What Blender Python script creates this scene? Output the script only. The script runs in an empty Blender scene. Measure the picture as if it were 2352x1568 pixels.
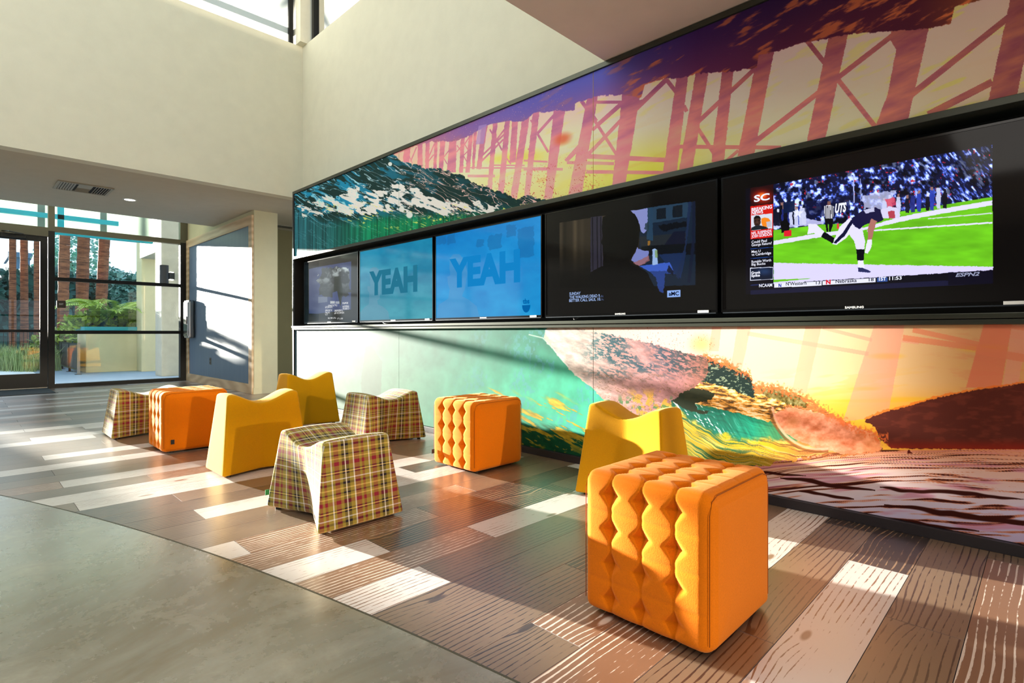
import bpy, bmesh, math, random
import numpy as np
from mathutils import Vector, Matrix

# ------------------------------------------------------------------ camera, sky, sun, lamps
scene = bpy.context.scene
COL = scene.collection
PW, PH = 2352.0, 1568.0
F = 1254.8                      # focal length in photo pixels
HOR = 763.5                     # eye level row
EYE = 0.95                      # camera height
YAW = math.radians(45.48)
SY, CY = math.sin(YAW), math.cos(YAW)

cam_data = bpy.data.cameras.new('camera')
cam = bpy.data.objects.new('camera', cam_data)
COL.objects.link(cam)
cam.location = (0, 0, EYE)
cam.rotation_euler = (math.pi / 2, 0, -YAW)
cam_data.sensor_width = 36
cam_data.lens = F / PW * 36
cam_data.shift_y = -(784 - HOR) / PW
cam_data.clip_start = 0.02
scene.camera = cam

scene.view_settings.view_transform = 'Standard'
scene.view_settings.look = 'None'
scene.view_settings.gamma = 1
scene.view_settings.use_curve_mapping = False
scene.view_settings.exposure = 0.0

world = bpy.data.worlds.new('sky')
scene.world = world
world.use_nodes = True
wn, wl = world.node_tree.nodes, world.node_tree.links
bg = wn['Background']
geo = wn.new('ShaderNodeNewGeometry')
sepw = wn.new('ShaderNodeSeparateXYZ')
rampw = wn.new('ShaderNodeValToRGB')
wl.new(geo.outputs['Incoming'], sepw.inputs[0])
mneg = wn.new('ShaderNodeMath'); mneg.operation = 'MULTIPLY'; mneg.inputs[1].default_value = -1
wl.new(sepw.outputs['Z'], mneg.inputs[0])
wl.new(mneg.outputs[0], rampw.inputs[0])
rampw.color_ramp.elements[0].position = 0.0
rampw.color_ramp.elements[0].color = (0.76, 0.89, 1.0, 1)
rampw.color_ramp.elements[1].position = 0.9
rampw.color_ramp.elements[1].color = (0.55, 0.75, 1.0, 1)
wl.new(rampw.outputs[0], bg.inputs['Color'])
bg.inputs['Strength'].default_value = 1.7


def lamp(name, kind, energy, color, loc=(0, 0, 0), direction=None, **kw):
    d = bpy.data.lights.new(name, kind)
    d.energy = energy
    d.color = color
    for k, v in kw.items():
        setattr(d, k, v)
    o = bpy.data.objects.new(name, d)
    COL.objects.link(o)
    o.location = loc
    if direction is not None:
        o.rotation_euler = Vector(direction).to_track_quat('-Z', 'Y').to_euler()
    return o


SUN_DIR = (0.17, -1.0, -0.124)
lamp('sun', 'SUN', 40.0, (1.0, 0.92, 0.80), direction=SUN_DIR, angle=math.radians(0.6))
# the low sun thrown back into the room by the glass front behind the camera
lamp('sun_glint', 'SPOT', 27000, (1.0, 0.84, 0.60), loc=(-2.32, -40.0, 5.6), direction=(0.085, 1.0, -0.12),
     spot_size=math.radians(24), spot_blend=0.3, shadow_soft_size=0.35)
# added fill, unseen: area lamps high in the tall space and under the low ceiling
lamp('high_fill', 'AREA', 125, (1.0, 0.98, 0.93), loc=(-0.9, 4.4, 6.0), direction=(0.75, 0.1, -1), shape='RECTANGLE', size=4.0, size_y=4.0)
lamp('low_ceiling_fill', 'AREA', 42, (1.0, 0.95, 0.88), loc=(-0.4, -0.6, 2.78), direction=(0, 0, -1), shape='RECTANGLE', size=3.0, size_y=2.5)

# ------------------------------------------------------------------ photo measuring helpers
def ray(px, py):
    u = (px - 1176.0) / F
    return (SY + CY * u, CY - SY * u, -(py - HOR) / F)      # per unit depth


def on_x(px, py, X):
    r = ray(px, py); k = X / r[0]
    return Vector((X, r[1] * k, EYE + r[2] * k))


def on_y(px, py, Y):
    r = ray(px, py); k = Y / r[1]
    return Vector((r[0] * k, Y, EYE + r[2] * k))


def on_z(px, py, Z):
    r = ray(px, py); k = (Z - EYE) / r[2]
    return Vector((r[0] * k, r[1] * k, Z))


def pix(X, Y, Z):
    d = SY * X + CY * Y
    u = (CY * X - SY * Y) / d
    return 1176.0 + F * u, HOR - (Z - EYE) * F / d


# ------------------------------------------------------------------ materials
def srgb(r, g, b):
    def f(c):
        c /= 255.0
        return c / 12.92 if c <= 0.04045 else ((c + 0.055) / 1.055) ** 2.4
    return (f(r), f(g), f(b), 1.0)


MATS = {}


class NT:
    """small helper round a node tree"""
    def __init__(s, name):
        s.m = bpy.data.materials.new(name)
        s.m.use_nodes = True
        s.n, s.l = s.m.node_tree.nodes, s.m.node_tree.links
        s.bsdf = s.n['Principled BSDF']
        s.out = s.n['Material Output']
        MATS[name] = s.m

    def new(s, t, **kw):
        x = s.n.new(t)
        for k, v in kw.items():
            setattr(x, k, v)
        return x

    def lk(s, a, b):
        s.l.new(a, b)

    def math(s, op, a, b=None, c=None, clamp=False):
        x = s.new('ShaderNodeMath', operation=op)
        x.use_clamp = clamp
        for i, v in enumerate((a, b, c)):
            if v is None:
                continue
            if isinstance(v, (int, float)):
                x.inputs[i].default_value = v
            else:
                s.lk(v, x.inputs[i])
        return x.outputs[0]

    def mixc(s, f, a, b, kind='MIX'):
        x = s.new('ShaderNodeMix', data_type='RGBA', blend_type=kind)
        for i, v in ((0, f), (6, a), (7, b)):
            if isinstance(v, (int, float)):
                x.inputs[i].default_value = v
            elif isinstance(v, tuple):
                x.inputs[i].default_value = v
            else:
                s.lk(v, x.inputs[i])
        return x.outputs[2]

    def smooth(s, a, b, v):
        x = s.new('ShaderNodeMapRange', interpolation_type='SMOOTHSTEP')
        x.inputs['From Min'].default_value = a
        x.inputs['From Max'].default_value = b
        s.lk(v, x.inputs['Value'])
        return x.outputs[0]

    def noise(s, vec, scale, detail=3, rough=0.55, distort=0.0):
        x = s.new('ShaderNodeTexNoise')
        x.inputs['Scale'].default_value = scale
        x.inputs['Detail'].default_value = detail
        x.inputs['Roughness'].default_value = rough
        x.inputs['Distortion'].default_value = distort
        if vec is not None:
            s.lk(vec, x.inputs['Vector'])
        return x.outputs['Fac']

    def coord(s, kind='Object', scale=(1, 1, 1)):
        t = s.new('ShaderNodeTexCoord')
        mp = s.new('ShaderNodeMapping')
        mp.inputs['Scale'].default_value = scale
        s.lk(t.outputs[kind], mp.inputs['Vector'])
        return mp.outputs[0]

    def bump(s, h, strength=0.3, dist=0.01):
        b = s.new('ShaderNodeBump')
        b.inputs['Strength'].default_value = strength
        b.inputs['Distance'].default_value = dist
        s.lk(h, b.inputs['Height'])
        s.lk(b.outputs[0], s.bsdf.inputs['Normal'])

    def setp(s, **kw):
        for k, v in kw.items():
            s.bsdf.inputs[k.replace('_', ' ')].default_value = v


def plain(name, rgb, rough=0.5, metal=0.0, spec=0.5, var=0.06, nscale=6.0, bump=0.0, bscale=60.0):
    t = NT(name)
    c = srgb(*rgb)
    v = t.coord('Object')
    n = t.noise(v, nscale, 3)
    lo = tuple(x * (1 - var) for x in c[:3]) + (1,)
    hi = tuple(min(1, x * (1 + var)) for x in c[:3]) + (1,)
    t.lk(t.mixc(n, lo, hi), t.bsdf.inputs['Base Color'])
    t.setp(Roughness=rough, Metallic=metal)
    t.bsdf.inputs['Specular IOR Level'].default_value = spec
    if bump:
        t.bump(t.noise(v, bscale, 2), bump, 0.004)
    return t.m


plain('wall_paint', (226, 224, 206), 0.75, bump=0.25, bscale=130)
plain('soffit_paint', (196, 188, 168), 0.8, bump=0.15, bscale=130)
plain('column_paint', (214, 206, 168), 0.75, bump=0.2, bscale=130)
plain('low_ceiling_paint', (222, 206, 196), 0.8, bump=0.15, bscale=130)
plain('dark_wall_paint', (150, 140, 100), 0.8, bump=0.15, bscale=130)
plain('far_wall_dark', (104, 98, 86), 0.8)  # unseen far wall, darkened so the screens reflect less of it
plain('black_metal', (13, 14, 15), 0.5, 0.0, 0.3)
plain('bronze_metal', (84, 82, 68), 0.4, 0.4)
plain('white_metal', (222, 222, 214), 0.4)
plain('grey_trim', (72, 76, 68), 0.32, 0.55, var=0.1)
plain('dark_trim', (42, 39, 44), 0.45, 0.1)
plain('recess_black', (13, 13, 13), 0.6)
plain('steel', (150, 152, 150), 0.22, 0.95)
plain('vent_paint', (168, 162, 146), 0.5)
plain('vent_dark', (24, 23, 21), 0.8)
plain('tv_case', (8, 8, 9), 0.12)
plain('sticker_white', (232, 232, 230), 0.5)
plain('teal_steel', (0, 150, 165), 0.45)
plain('stucco', (206, 198, 160), 0.85, bump=0.5, bscale=90)
plain('concrete_cast', (166, 166, 152), 0.85, bump=0.4, bscale=50, var=0.16)
plain('path_paving', (232, 236, 240), 0.8, var=0.1)
plain('paver_blue', (138, 158, 176), 0.85, var=0.1)
plain('soil', (70, 80, 52), 0.95, var=0.3)
plain('screen_dark', (52, 54, 50), 0.6)
plain('far_building', (70, 110, 140), 0.8)
plain('mat_rubber', (52, 62, 70), 0.9, bump=0.6, bscale=220)
plain('foot_black', (14, 14, 15), 0.4)
plain('tag_black', (16, 20, 30), 0.6)
plain('tag_green', (30, 130, 60), 0.6)
plain('tag_yellow', (220, 190, 40), 0.6)
plain('sign_brown', (58, 46, 34), 0.5)
plain('leaf_dark', (40, 96, 92), 0.6, var=0.5, nscale=1.5)
plain('leaf_fern', (140, 170, 50), 0.55, var=0.35, nscale=2.0)
plain('leaf_light', (150, 170, 70), 0.55, var=0.4, nscale=2.0)
plain('leaf_blue', (110, 160, 150), 0.6, var=0.4, nscale=1.0)
plain('fern_trunk', (78, 56, 36), 0.9, var=0.3, bump=0.6, bscale=30)
plain('grass_green', (150, 168, 110), 0.8, var=0.3, nscale=3.0)
plain('lilac_bezel', (60, 66, 74), 0.3, 0.6)


def emit(name, rgb, strength):
    t = NT(name)
    e = t.new('ShaderNodeEmission')
    e.inputs['Color'].default_value = srgb(*rgb)
    e.inputs['Strength'].default_value = strength
    t.lk(e.outputs[0], t.out.inputs['Surface'])
    return t.m


emit('lamp_lens', (255, 248, 236), 6.0)


def glass(name, tint=(0.95, 0.985, 0.98, 1), rough=0.0):
    t = NT(name)
    tr = t.new('ShaderNodeBsdfTransparent'); tr.inputs['Color'].default_value = tint
    gl = t.new('ShaderNodeBsdfGlossy'); gl.inputs['Roughness'].default_value = rough
    fr = t.new('ShaderNodeFresnel'); fr.inputs['IOR'].default_value = 1.5
    mx = t.new('ShaderNodeMixShader')
    t.lk(fr.outputs[0], mx.inputs[0]); t.lk(tr.outputs[0], mx.inputs[1]); t.lk(gl.outputs[0], mx.inputs[2])
    t.lk(mx.outputs[0], t.out.inputs['Surface'])
    return t.m


glass('clear_glass')


def translucent(name, rgb):
    t = NT(name)
    a = t.new('ShaderNodeBsdfDiffuse'); b = t.new('ShaderNodeBsdfTranslucent')
    v = t.coord('Object'); n = t.noise(v, 3.0, 2)
    c = srgb(*rgb)
    col = t.mixc(n, tuple(x * .93 for x in c[:3]) + (1,), c)
    t.lk(col, a.inputs['Color']); t.lk(col, b.inputs['Color'])
    mx = t.new('ShaderNodeMixShader'); mx.inputs[0].default_value = 0.55
    t.lk(a.outputs[0], mx.inputs[1]); t.lk(b.outputs[0], mx.inputs[2])
    t.lk(mx.outputs[0], t.out.inputs['Surface'])
    return t.m


translucent('milky_sheet', (122, 138, 126))
translucent('frosted_glass', (190, 194, 190))


def wool(name, rgb, var=0.10):
    t = NT(name)
    v = t.coord('Object')
    n1 = t.noise(v, 260, 3, 0.75)
    n2 = t.noise(v, 9, 2)
    c = srgb(*rgb)
    lo = tuple(x * (1 - 2.2 * var) for x in c[:3]) + (1,)
    hi = tuple(min(1, x * (1 + 1.6 * var)) for x in c[:3]) + (1,)
    base = t.mixc(n1, lo, hi)
    t.lk(t.mixc(t.math('MULTIPLY', n2, 0.25), base, tuple(x * .8 for x in c[:3]) + (1,)), t.bsdf.inputs['Base Color'])
    t.setp(Roughness=0.92)
    t.bsdf.inputs['Specular IOR Level'].default_value = 0.15
    t.bsdf.inputs['Sheen Weight'].default_value = 0.5
    t.bsdf.inputs['Sheen Roughness'].default_value = 0.45
    t.bsdf.inputs['Sheen Tint'].default_value = tuple(.5 * q + .5 * w for q, w in zip(c[:3], (1, .8, .45))) + (1,)
    t.bump(n1, 0.35, 0.002)
    return t.m


wool('orange_wool', (236, 122, 3), 0.13)
wool('mustard_wool', (208, 148, 3), 0.14)


def plaid(name):
    t = NT(name)
    tc = t.new('ShaderNodeTexCoord')
    sp = t.new('ShaderNodeSeparateXYZ')
    t.lk(tc.outputs['UV'], sp.inputs[0])
    base, maroon, white, dark, yel = (160, 144, 62), (142, 40, 58), (246, 244, 238), (40, 34, 44), (236, 208, 116)
    warp = [(0, base), (.06, maroon), (.20, white), (.235, base), (.34, dark), (.42, white), (.45, dark), (.52, base),
            (.60, maroon), (.72, base), (.78, white), (.815, base), (.93, maroon)]
    weft = [(0, base), (.08, yel), (.115, base), (.20, dark), (.26, base), (.33, white), (.36, base), (.47, dark), (.51, yel),
            (.54, dark), (.58, base), (.70, maroon), (.80, base), (.87, yel), (.90, base), (.96, dark)]

    def stripes(src, table, period):
        fr = t.math('FRACT', t.math('DIVIDE', src, period))
        r = t.new('ShaderNodeValToRGB')
        r.color_ramp.interpolation = 'CONSTANT'
        els = r.color_ramp.elements
        els[0].position = 0; els[0].color = srgb(*table[0][1])
        els[1].position = table[1][0]; els[1].color = srgb(*table[1][1])
        for p, c in table[2:]:
            e = els.new(p); e.color = srgb(*c)
        t.lk(fr, r.inputs[0])
        return r.outputs[0]
    a = stripes(sp.outputs[0], warp, 0.205)
    b = stripes(sp.outputs[1], weft, 0.18)
    # twill: fine diagonal picks which thread lies on top
    tw = t.math('FRACT', t.math('MULTIPLY', t.math('ADD', sp.outputs[0], sp.outputs[1]), 330.0))
    f = t.math('ADD', t.math('MULTIPLY', t.smooth(0.35, 0.65, tw), 0.3), 0.32)
    t.lk(t.mixc(f, a, b), t.bsdf.inputs['Base Color'])
    t.setp(Roughness=0.95)
    t.bsdf.inputs['Specular IOR Level'].default_value = 0.1
    t.bsdf.inputs['Sheen Weight'].default_value = 0.2
    t.bump(t.noise(t.coord('Object'), 380, 2, 0.7), 0.4, 0.002)
    return t.m


plaid('plaid_wool')


def plank_mat(name, base, line, freq=66.0, thr=0.62, rough=0.36, knot=1.0):
    """printed wood: long grain lines that swerve round a few knots"""
    t = NT(name)
    tc = t.new('ShaderNodeTexCoord'); oi = t.new('ShaderNodeObjectInfo')
    sp = t.new('ShaderNodeSeparateXYZ'); t.lk(tc.outputs['Object'], sp.inputs[0])
    rnd = oi.outputs['Random']
    x = t.math('ADD', sp.outputs[0], t.math('MULTIPLY', rnd, 53.0))
    y = t.math('ADD', sp.outputs[1], t.math('MULTIPLY', rnd, 17.0))
    cb = t.new('ShaderNodeCombineXYZ')
    t.lk(t.math('MULTIPLY', x, 1.5), cb.inputs[0]); t.lk(t.math('MULTIPLY', y, 5.0), cb.inputs[1])
    n1 = t.noise(cb.outputs[0], 1.0, 2, 0.5)
    cf = t.new('ShaderNodeCombineXYZ')
    t.lk(t.math('MULTIPLY', x, 22.0), cf.inputs[0]); t.lk(t.math('MULTIPLY', y, 60.0), cf.inputs[1])
    n2 = t.noise(cf.outputs[0], 1.0, 3, 0.6)
    ck = t.new('ShaderNodeCombineXYZ')
    t.lk(t.math('MULTIPLY', x, 1.7), ck.inputs[0]); t.lk(t.math('MULTIPLY', y, 5.2), ck.inputs[1])
    vo = t.new('ShaderNodeTexVoronoi'); vo.inputs['Scale'].default_value = 1.0
    t.lk(ck.outputs[0], vo.inputs['Vector'])
    d = vo.outputs['Distance']
    kn = t.math('EXPONENT', t.math('MULTIPLY', d, -5.5))
    ph = t.math('ADD', t.math('MULTIPLY', y, freq * 2 * math.pi), t.math('MULTIPLY', n1, 10.0))
    ph = t.math('ADD', ph, t.math('MULTIPLY', kn, 13.0 * knot))
    ph = t.math('ADD', ph, t.math('MULTIPLY', n2, 1.1))
    s = t.math('ADD', t.math('SINE', ph), t.math('MULTIPLY', t.math('SUBTRACT', n2, 0.5), 1.0))
    wob = t.math('MULTIPLY', t.math('SUBTRACT', n1, 0.5), 1.3)
    m = t.smooth(thr - 0.1, thr + 0.1, t.math('ADD', s, wob))
    # the eye of a knot is solid
    eye = t.math('SUBTRACT', 1.0, t.smooth(0.05, 0.09, d))
    m = t.math('MAXIMUM', m, t.math('MULTIPLY', eye, 0.9 * knot))
    cb_, cl_ = srgb(*base), srgb(*line)
    dk = tuple(c * .82 for c in cb_[:3]) + (1,)
    b2 = t.mixc(t.math('MULTIPLY', t.math('FRACT', t.math('MULTIPLY', rnd, 7.3)), 0.8), cb_, dk)
    t.lk(t.mixc(m, b2, cl_), t.bsdf.inputs['Base Color'])
    t.setp(Roughness=rough)
    t.bsdf.inputs['Specular IOR Level'].default_value = 0.7
    t.bsdf.inputs['Coat Weight'].default_value = 0.8
    t.bsdf.inputs['Coat IOR'].default_value = 1.7
    t.bsdf.inputs['Coat Roughness'].default_value = 0.3
    t.bump(n2, 0.05, 0.001)
    return t.m


plank_mat('plank_tan', (126, 104, 84), (54, 40, 36), 44, 0.86)
plank_mat('plank_white', (222, 216, 214), (132, 98, 76), 44, 0.98)
plank_mat('plank_dark', (50, 40, 37), (150, 120, 92), 40, 0.80)
plank_mat('plank_brown', (138, 102, 78), (226, 212, 200), 44, 0.9)
MATS['plank_side'] = plain('plank_side', (150, 140, 140), 0.7)


def concrete():
    t = NT('polished_concrete')
    v = t.coord('Object')
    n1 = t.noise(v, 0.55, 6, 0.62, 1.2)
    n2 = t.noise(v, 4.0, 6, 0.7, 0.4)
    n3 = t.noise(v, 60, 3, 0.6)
    c = t.mixc(t.smooth(.34, .66, n1), srgb(118, 106, 76), srgb(170, 172, 162))  # stain tones; the cool grey also stands in for reflected sky
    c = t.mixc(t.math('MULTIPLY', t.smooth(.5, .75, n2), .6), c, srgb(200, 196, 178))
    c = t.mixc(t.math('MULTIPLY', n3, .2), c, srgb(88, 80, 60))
    t.lk(c, t.bsdf.inputs['Base Color'])
    t.bsdf.inputs['IOR'].default_value = 1.6
    t.bsdf.inputs['Coat Weight'].default_value = 0.9
    t.bsdf.inputs['Coat IOR'].default_value = 1.95
    t.lk(t.math('ADD', t.math('MULTIPLY', n1, 0.3), 0.08), t.bsdf.inputs['Coat Roughness'])
    r = t.math('ADD', t.math('MULTIPLY', t.math('ADD', n2, n1), 0.26), 0.02)
    t.lk(r, t.bsdf.inputs['Roughness'])
    t.bump(n3, 0.06, 0.002)


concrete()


def board():
    t = NT('blue_board')
    v = t.coord('Object', (1, 9, 0.8))
    n = t.noise(v, 1.2, 4)
    n2 = t.noise(t.coord('Object'), 2.0, 3)
    c = t.mixc(n, srgb(84, 108, 136), srgb(106, 128, 152))
    t.lk(t.mixc(t.math('MULTIPLY', n2, .4), c, srgb(78, 104, 136)), t.bsdf.inputs['Base Color'])
    t.setp(Roughness=0.42)
    t.bsdf.inputs['Specular IOR Level'].default_value = 0.6


board()


def plywood():
    t = NT('plywood')
    v = t.coord('Object', (1, 1.2, 6))
    w = t.new('ShaderNodeTexWave', wave_type='RINGS', rings_direction='X')
    w.inputs['Scale'].default_value = 0.5
    w.inputs['Distortion'].default_value = 6.0
    w.inputs['Detail'].default_value = 3
    w.inputs['Detail Scale'].default_value = 1.2
    t.lk(v, w.inputs['Vector'])
    t.lk(t.mixc(w.outputs['Fac'], srgb(206, 172, 128), srgb(232, 204, 164)), t.bsdf.inputs['Base Color'])
    t.setp(Roughness=0.45)


plywood()


def palm_bark():
    t = NT('palm_bark')
    v = t.coord('Object', (1, 1, 9))
    n = t.noise(v, 3.0, 4, 0.7, 0.5)
    t.lk(t.mixc(t.smooth(.3, .7, n), srgb(84, 50, 36), srgb(158, 104, 72)), t.bsdf.inputs['Base Color'])
    t.setp(Roughness=0.9)
    t.bump(n, 0.8, 0.03)


palm_bark()


def ground_mat():
    t = NT('ground_cover')
    v = t.coord('Object')
    n = t.noise(v, 0.5, 5)
    t.lk(t.mixc(n, srgb(120, 126, 112), srgb(160, 160, 150)), t.bsdf.inputs['Base Color'])
    t.setp(Roughness=0.95)


ground_mat()

# ------------------------------------------------------------------ object helpers
WLOC = {}


def empty(name, loc, label=None, cat=None, group=None, kind=None, parent=None):
    o = bpy.data.objects.new(name, None)
    COL.objects.link(o)
    o.empty_display_size = 0.1
    loc = Vector(loc)
    if parent is not None:
        o.parent = parent
        o.location = loc - WLOC[parent.name]
    else:
        o.location = loc
    WLOC[o.name] = loc
    tag(o, label, cat, group, kind)
    return o


def tag(o, label=None, cat=None, group=None, kind=None):
    if label: o['label'] = label
    if cat: o['category'] = cat
    if group: o['group'] = group
    if kind: o['kind'] = kind
    return o


class MB:
    def __init__(s):
        s.v, s.f, s.uv, s.mi = [], [], [], []

    def quad(s, a, b, c, d, uv=None, mi=0):
        i = len(s.v)
        s.v += [tuple(a), tuple(b), tuple(c), tuple(d)]
        s.f.append((i, i + 1, i + 2, i + 3)); s.uv.append(uv); s.mi.append(mi)
        return s

    def poly(s, pts, uv=None, mi=0):
        i = len(s.v)
        s.v += [tuple(p) for p in pts]
        s.f.append(tuple(range(i, i + len(pts)))); s.uv.append(uv); s.mi.append(mi)
        return s

    def box(s, x0, x1, y0, y1, z0, z1, mi=0):
        i = len(s.v)
        s.v += [(x, y, z) for z in (z0, z1) for y in (y0, y1) for x in (x0, x1)]
        for f in ((0, 2, 3, 1), (4, 5, 7, 6), (0, 1, 5, 4), (2, 6, 7, 3), (0, 4, 6, 2), (1, 3, 7, 5)):
            s.f.append(tuple(i + k for k in f)); s.uv.append(None); s.mi.append(mi)
        return s

    def prism(s, pts, z0, z1, mi=0, mi_side=None):
        """upright prism over a counter-clockwise outline"""
        n = len(pts); i = len(s.v)
        s.v += [(p[0], p[1], z0) for p in pts] + [(p[0], p[1], z1) for p in pts]
        s.f.append(tuple(i + n + k for k in range(n))); s.uv.append(None); s.mi.append(mi)
        s.f.append(tuple(i + k for k in reversed(range(n)))); s.uv.append(None); s.mi.append(mi)
        for k in range(n):
            k2 = (k + 1) % n
            s.f.append((i + k, i + k2, i + n + k2, i + n + k)); s.uv.append(None)
            s.mi.append(mi if mi_side is None else mi_side)
        return s

    def tube(s, pts, r, n=8, caps=True):
        """round tube along a polyline; r a number or one per point"""
        pts = [Vector(p) for p in pts]
        rr = r if isinstance(r, (list, tuple)) else [r] * len(pts)
        rings = []
        for k, p in enumerate(pts):
            a = pts[max(k - 1, 0)]; b = pts[min(k + 1, len(pts) - 1)]
            d = (b - a).normalized()
            e = Vector((0, 0, 1)) if abs(d.z) < .9 else Vector((1, 0, 0))
            u = d.cross(e).normalized(); w = d.cross(u)
            i = len(s.v)
            for q in range(n):
                t = 2 * math.pi * q / n
                s.v.append(tuple(p + (u * math.cos(t) + w * math.sin(t)) * rr[k]))
            rings.append(i)
        for a, b in zip(rings, rings[1:]):
            for q in range(n):
                q2 = (q + 1) % n
                s.f.append((a + q, a + q2, b + q2, b + q)); s.uv.append(None); s.mi.append(0)
        if caps:
            s.f.append(tuple(rings[0] + q for q in reversed(range(n)))); s.uv.append(None); s.mi.append(0)
            s.f.append(tuple(rings[-1] + q for q in range(n))); s.uv.append(None); s.mi.append(0)
        return s

    def build(s, name, mats, parent=None, bevel=0.0, smooth=False, origin=None, kind=None, label=None, cat=None, group=None):
        if origin is None:
            origin = WLOC[parent.name] if parent is not None else Vector((0, 0, 0))
        origin = Vector(origin)
        me = bpy.data.meshes.new(name)
        me.from_pydata([(a - origin.x, b - origin.y, c - origin.z) for a, b, c in s.v], [], s.f)
        if any(u is not None for u in s.uv):
            ul = me.uv_layers.new(name='UVMap')
            for p, u in zip(me.polygons, s.uv):
                if u is None: continue
                for li, c in zip(p.loop_indices, u):
                    ul.data[li].uv = c
        if isinstance(mats, str): mats = [mats]
        for m in mats: me.materials.append(MATS[m])
        if any(s.mi):
            me.polygons.foreach_set('material_index', s.mi)
        if smooth:
            me.polygons.foreach_set('use_smooth', [True] * len(me.polygons))
        me.update()
        if bevel:
            bm = bmesh.new(); bm.from_mesh(me)
            bmesh.ops.remove_doubles(bm, verts=bm.verts, dist=1e-5)
            bmesh.ops.bevel(bm, geom=list(bm.edges), offset=bevel, segments=2, affect='EDGES', profile=0.6)
            bm.to_mesh(me); bm.free()
        o = bpy.data.objects.new(name, me)
        COL.objects.link(o)
        if parent is not None:
            o.parent = parent
            o.location = origin - WLOC[parent.name]
        else:
            o.location = origin
        WLOC[o.name] = origin
        tag(o, label, cat, group, kind)
        return o


def box(name, mat, x0, x1, y0, y1, z0, z1, parent=None, bevel=0.0, **kw):
    return MB().box(x0, x1, y0, y1, z0, z1).build(name, mat, parent, bevel, **kw)

# ------------------------------------------------------------------ room dimensions (metres, from the photo)
XM = 3.163            # face of the printed feature wall
YM = 7.236            # its far end
ZC = 2.842            # low ceilings
YW = 7.56             # upper wall on the left
XW = 3.446            # upper wall above the feature wall
YS = 12.25            # glass front
XP = 3.22             # blue board wall
YPN = 8.75            # its near end
YSO = 10.65           # far edge of the soffit
YLC = 2.209           # edge of the low ceiling
ZSILL = 5.0
ZTOP = 6.5
EDGE_PX = [(0, 1135), (92, 1160.7), (181, 1178.6), (270, 1206.6), (347, 1227), (459, 1262.8), (531, 1288), (612, 1316),
           (678.6, 1341.8), (765, 1377.6), (857, 1415.8), (959, 1461.7), (1071, 1515), (1153, 1556)]
edge_pts = [on_z(a, b, 0) for a, b in EDGE_PX]
_c = np.polyfit([p.y for p in edge_pts], [p.x for p in edge_pts], 2)


def edge_x(y):
    if y > 4.6:
        s = 2 * _c[0] * 4.6 + _c[1]
        return max(-2.2, float(np.polyval(_c, 4.6)) + s * (y - 4.6))
    return float(np.polyval(_c, y))

# ------------------------------------------------------------------ floor
floor = MB().box(-7, 6, -7, YS + .1, -0.2, -0.012).build('floor', 'plank_side', kind='structure')
ys = [-0.7 + .25 * k for k in range(54)]
ys = [y for y in ys if y <= YS - .05] + [YS - .05]
pts_edge = [(edge_x(y), y) for y in ys]
slab = [(-6.8, -6.8), (edge_x(-.7) + 0.0, -6.8)] + pts_edge + [(-6.8, YS - .05)]
m = MB().prism(slab, -0.0119, 0.0)
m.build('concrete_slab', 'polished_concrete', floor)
# thin metal strip where the two floors meet
st = MB()
for a, b in zip(pts_edge, pts_edge[1:]):
    st.prism([a, (a[0] + .006, a[1]), (b[0] + .006, b[1]), b], -0.0119, 0.001)
st.build('edge_strip', 'bronze_metal', floor)

PITCH = 0.2056
ROW0 = 0.392
PLEN = 1.293
phase_known = {-2: 1.75, -1: .889, 0: 1.321, 1: 1.75, 2: .889, 3: 1.321, 4: 1.752, 5: .889, 6: 1.321, 7: 1.752, 8: 1.321}
kind_known = {(0, 1.321): 'plank_white', (0, 2.614): 'plank_dark', (1, 1.75): 'plank_tan', (1, .457): 'plank_tan', (1, 3.043): 'plank_dark',
              (2, 2.182): 'plank_white', (2, .889): 'plank_brown', (3, 1.321): 'plank_brown', (3, .028): 'plank_tan', (3, 2.614): 'plank_tan',
              (4, .459): 'plank_tan', (4, 1.752): 'plank_dark', (5, .889): 'plank_tan', (5, 2.182): 'plank_tan', (6, .028): 'plank_white',
              (6, 1.321): 'plank_tan', (7, .459): 'plank_brown', (7, 1.752): 'plank_white', (8, .028): 'plank_white', (8, 1.321): 'plank_dark',
              (8, 2.614): 'plank_tan', (-1, 2.182): 'plank_tan', (-1, .889): 'plank_tan', (-2, 1.75): 'plank_brown', (-2, 3.043): 'plank_tan'}
rnd = random.Random(11)
prev = 0
GAP = 0.0012
n_planks = 0
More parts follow.
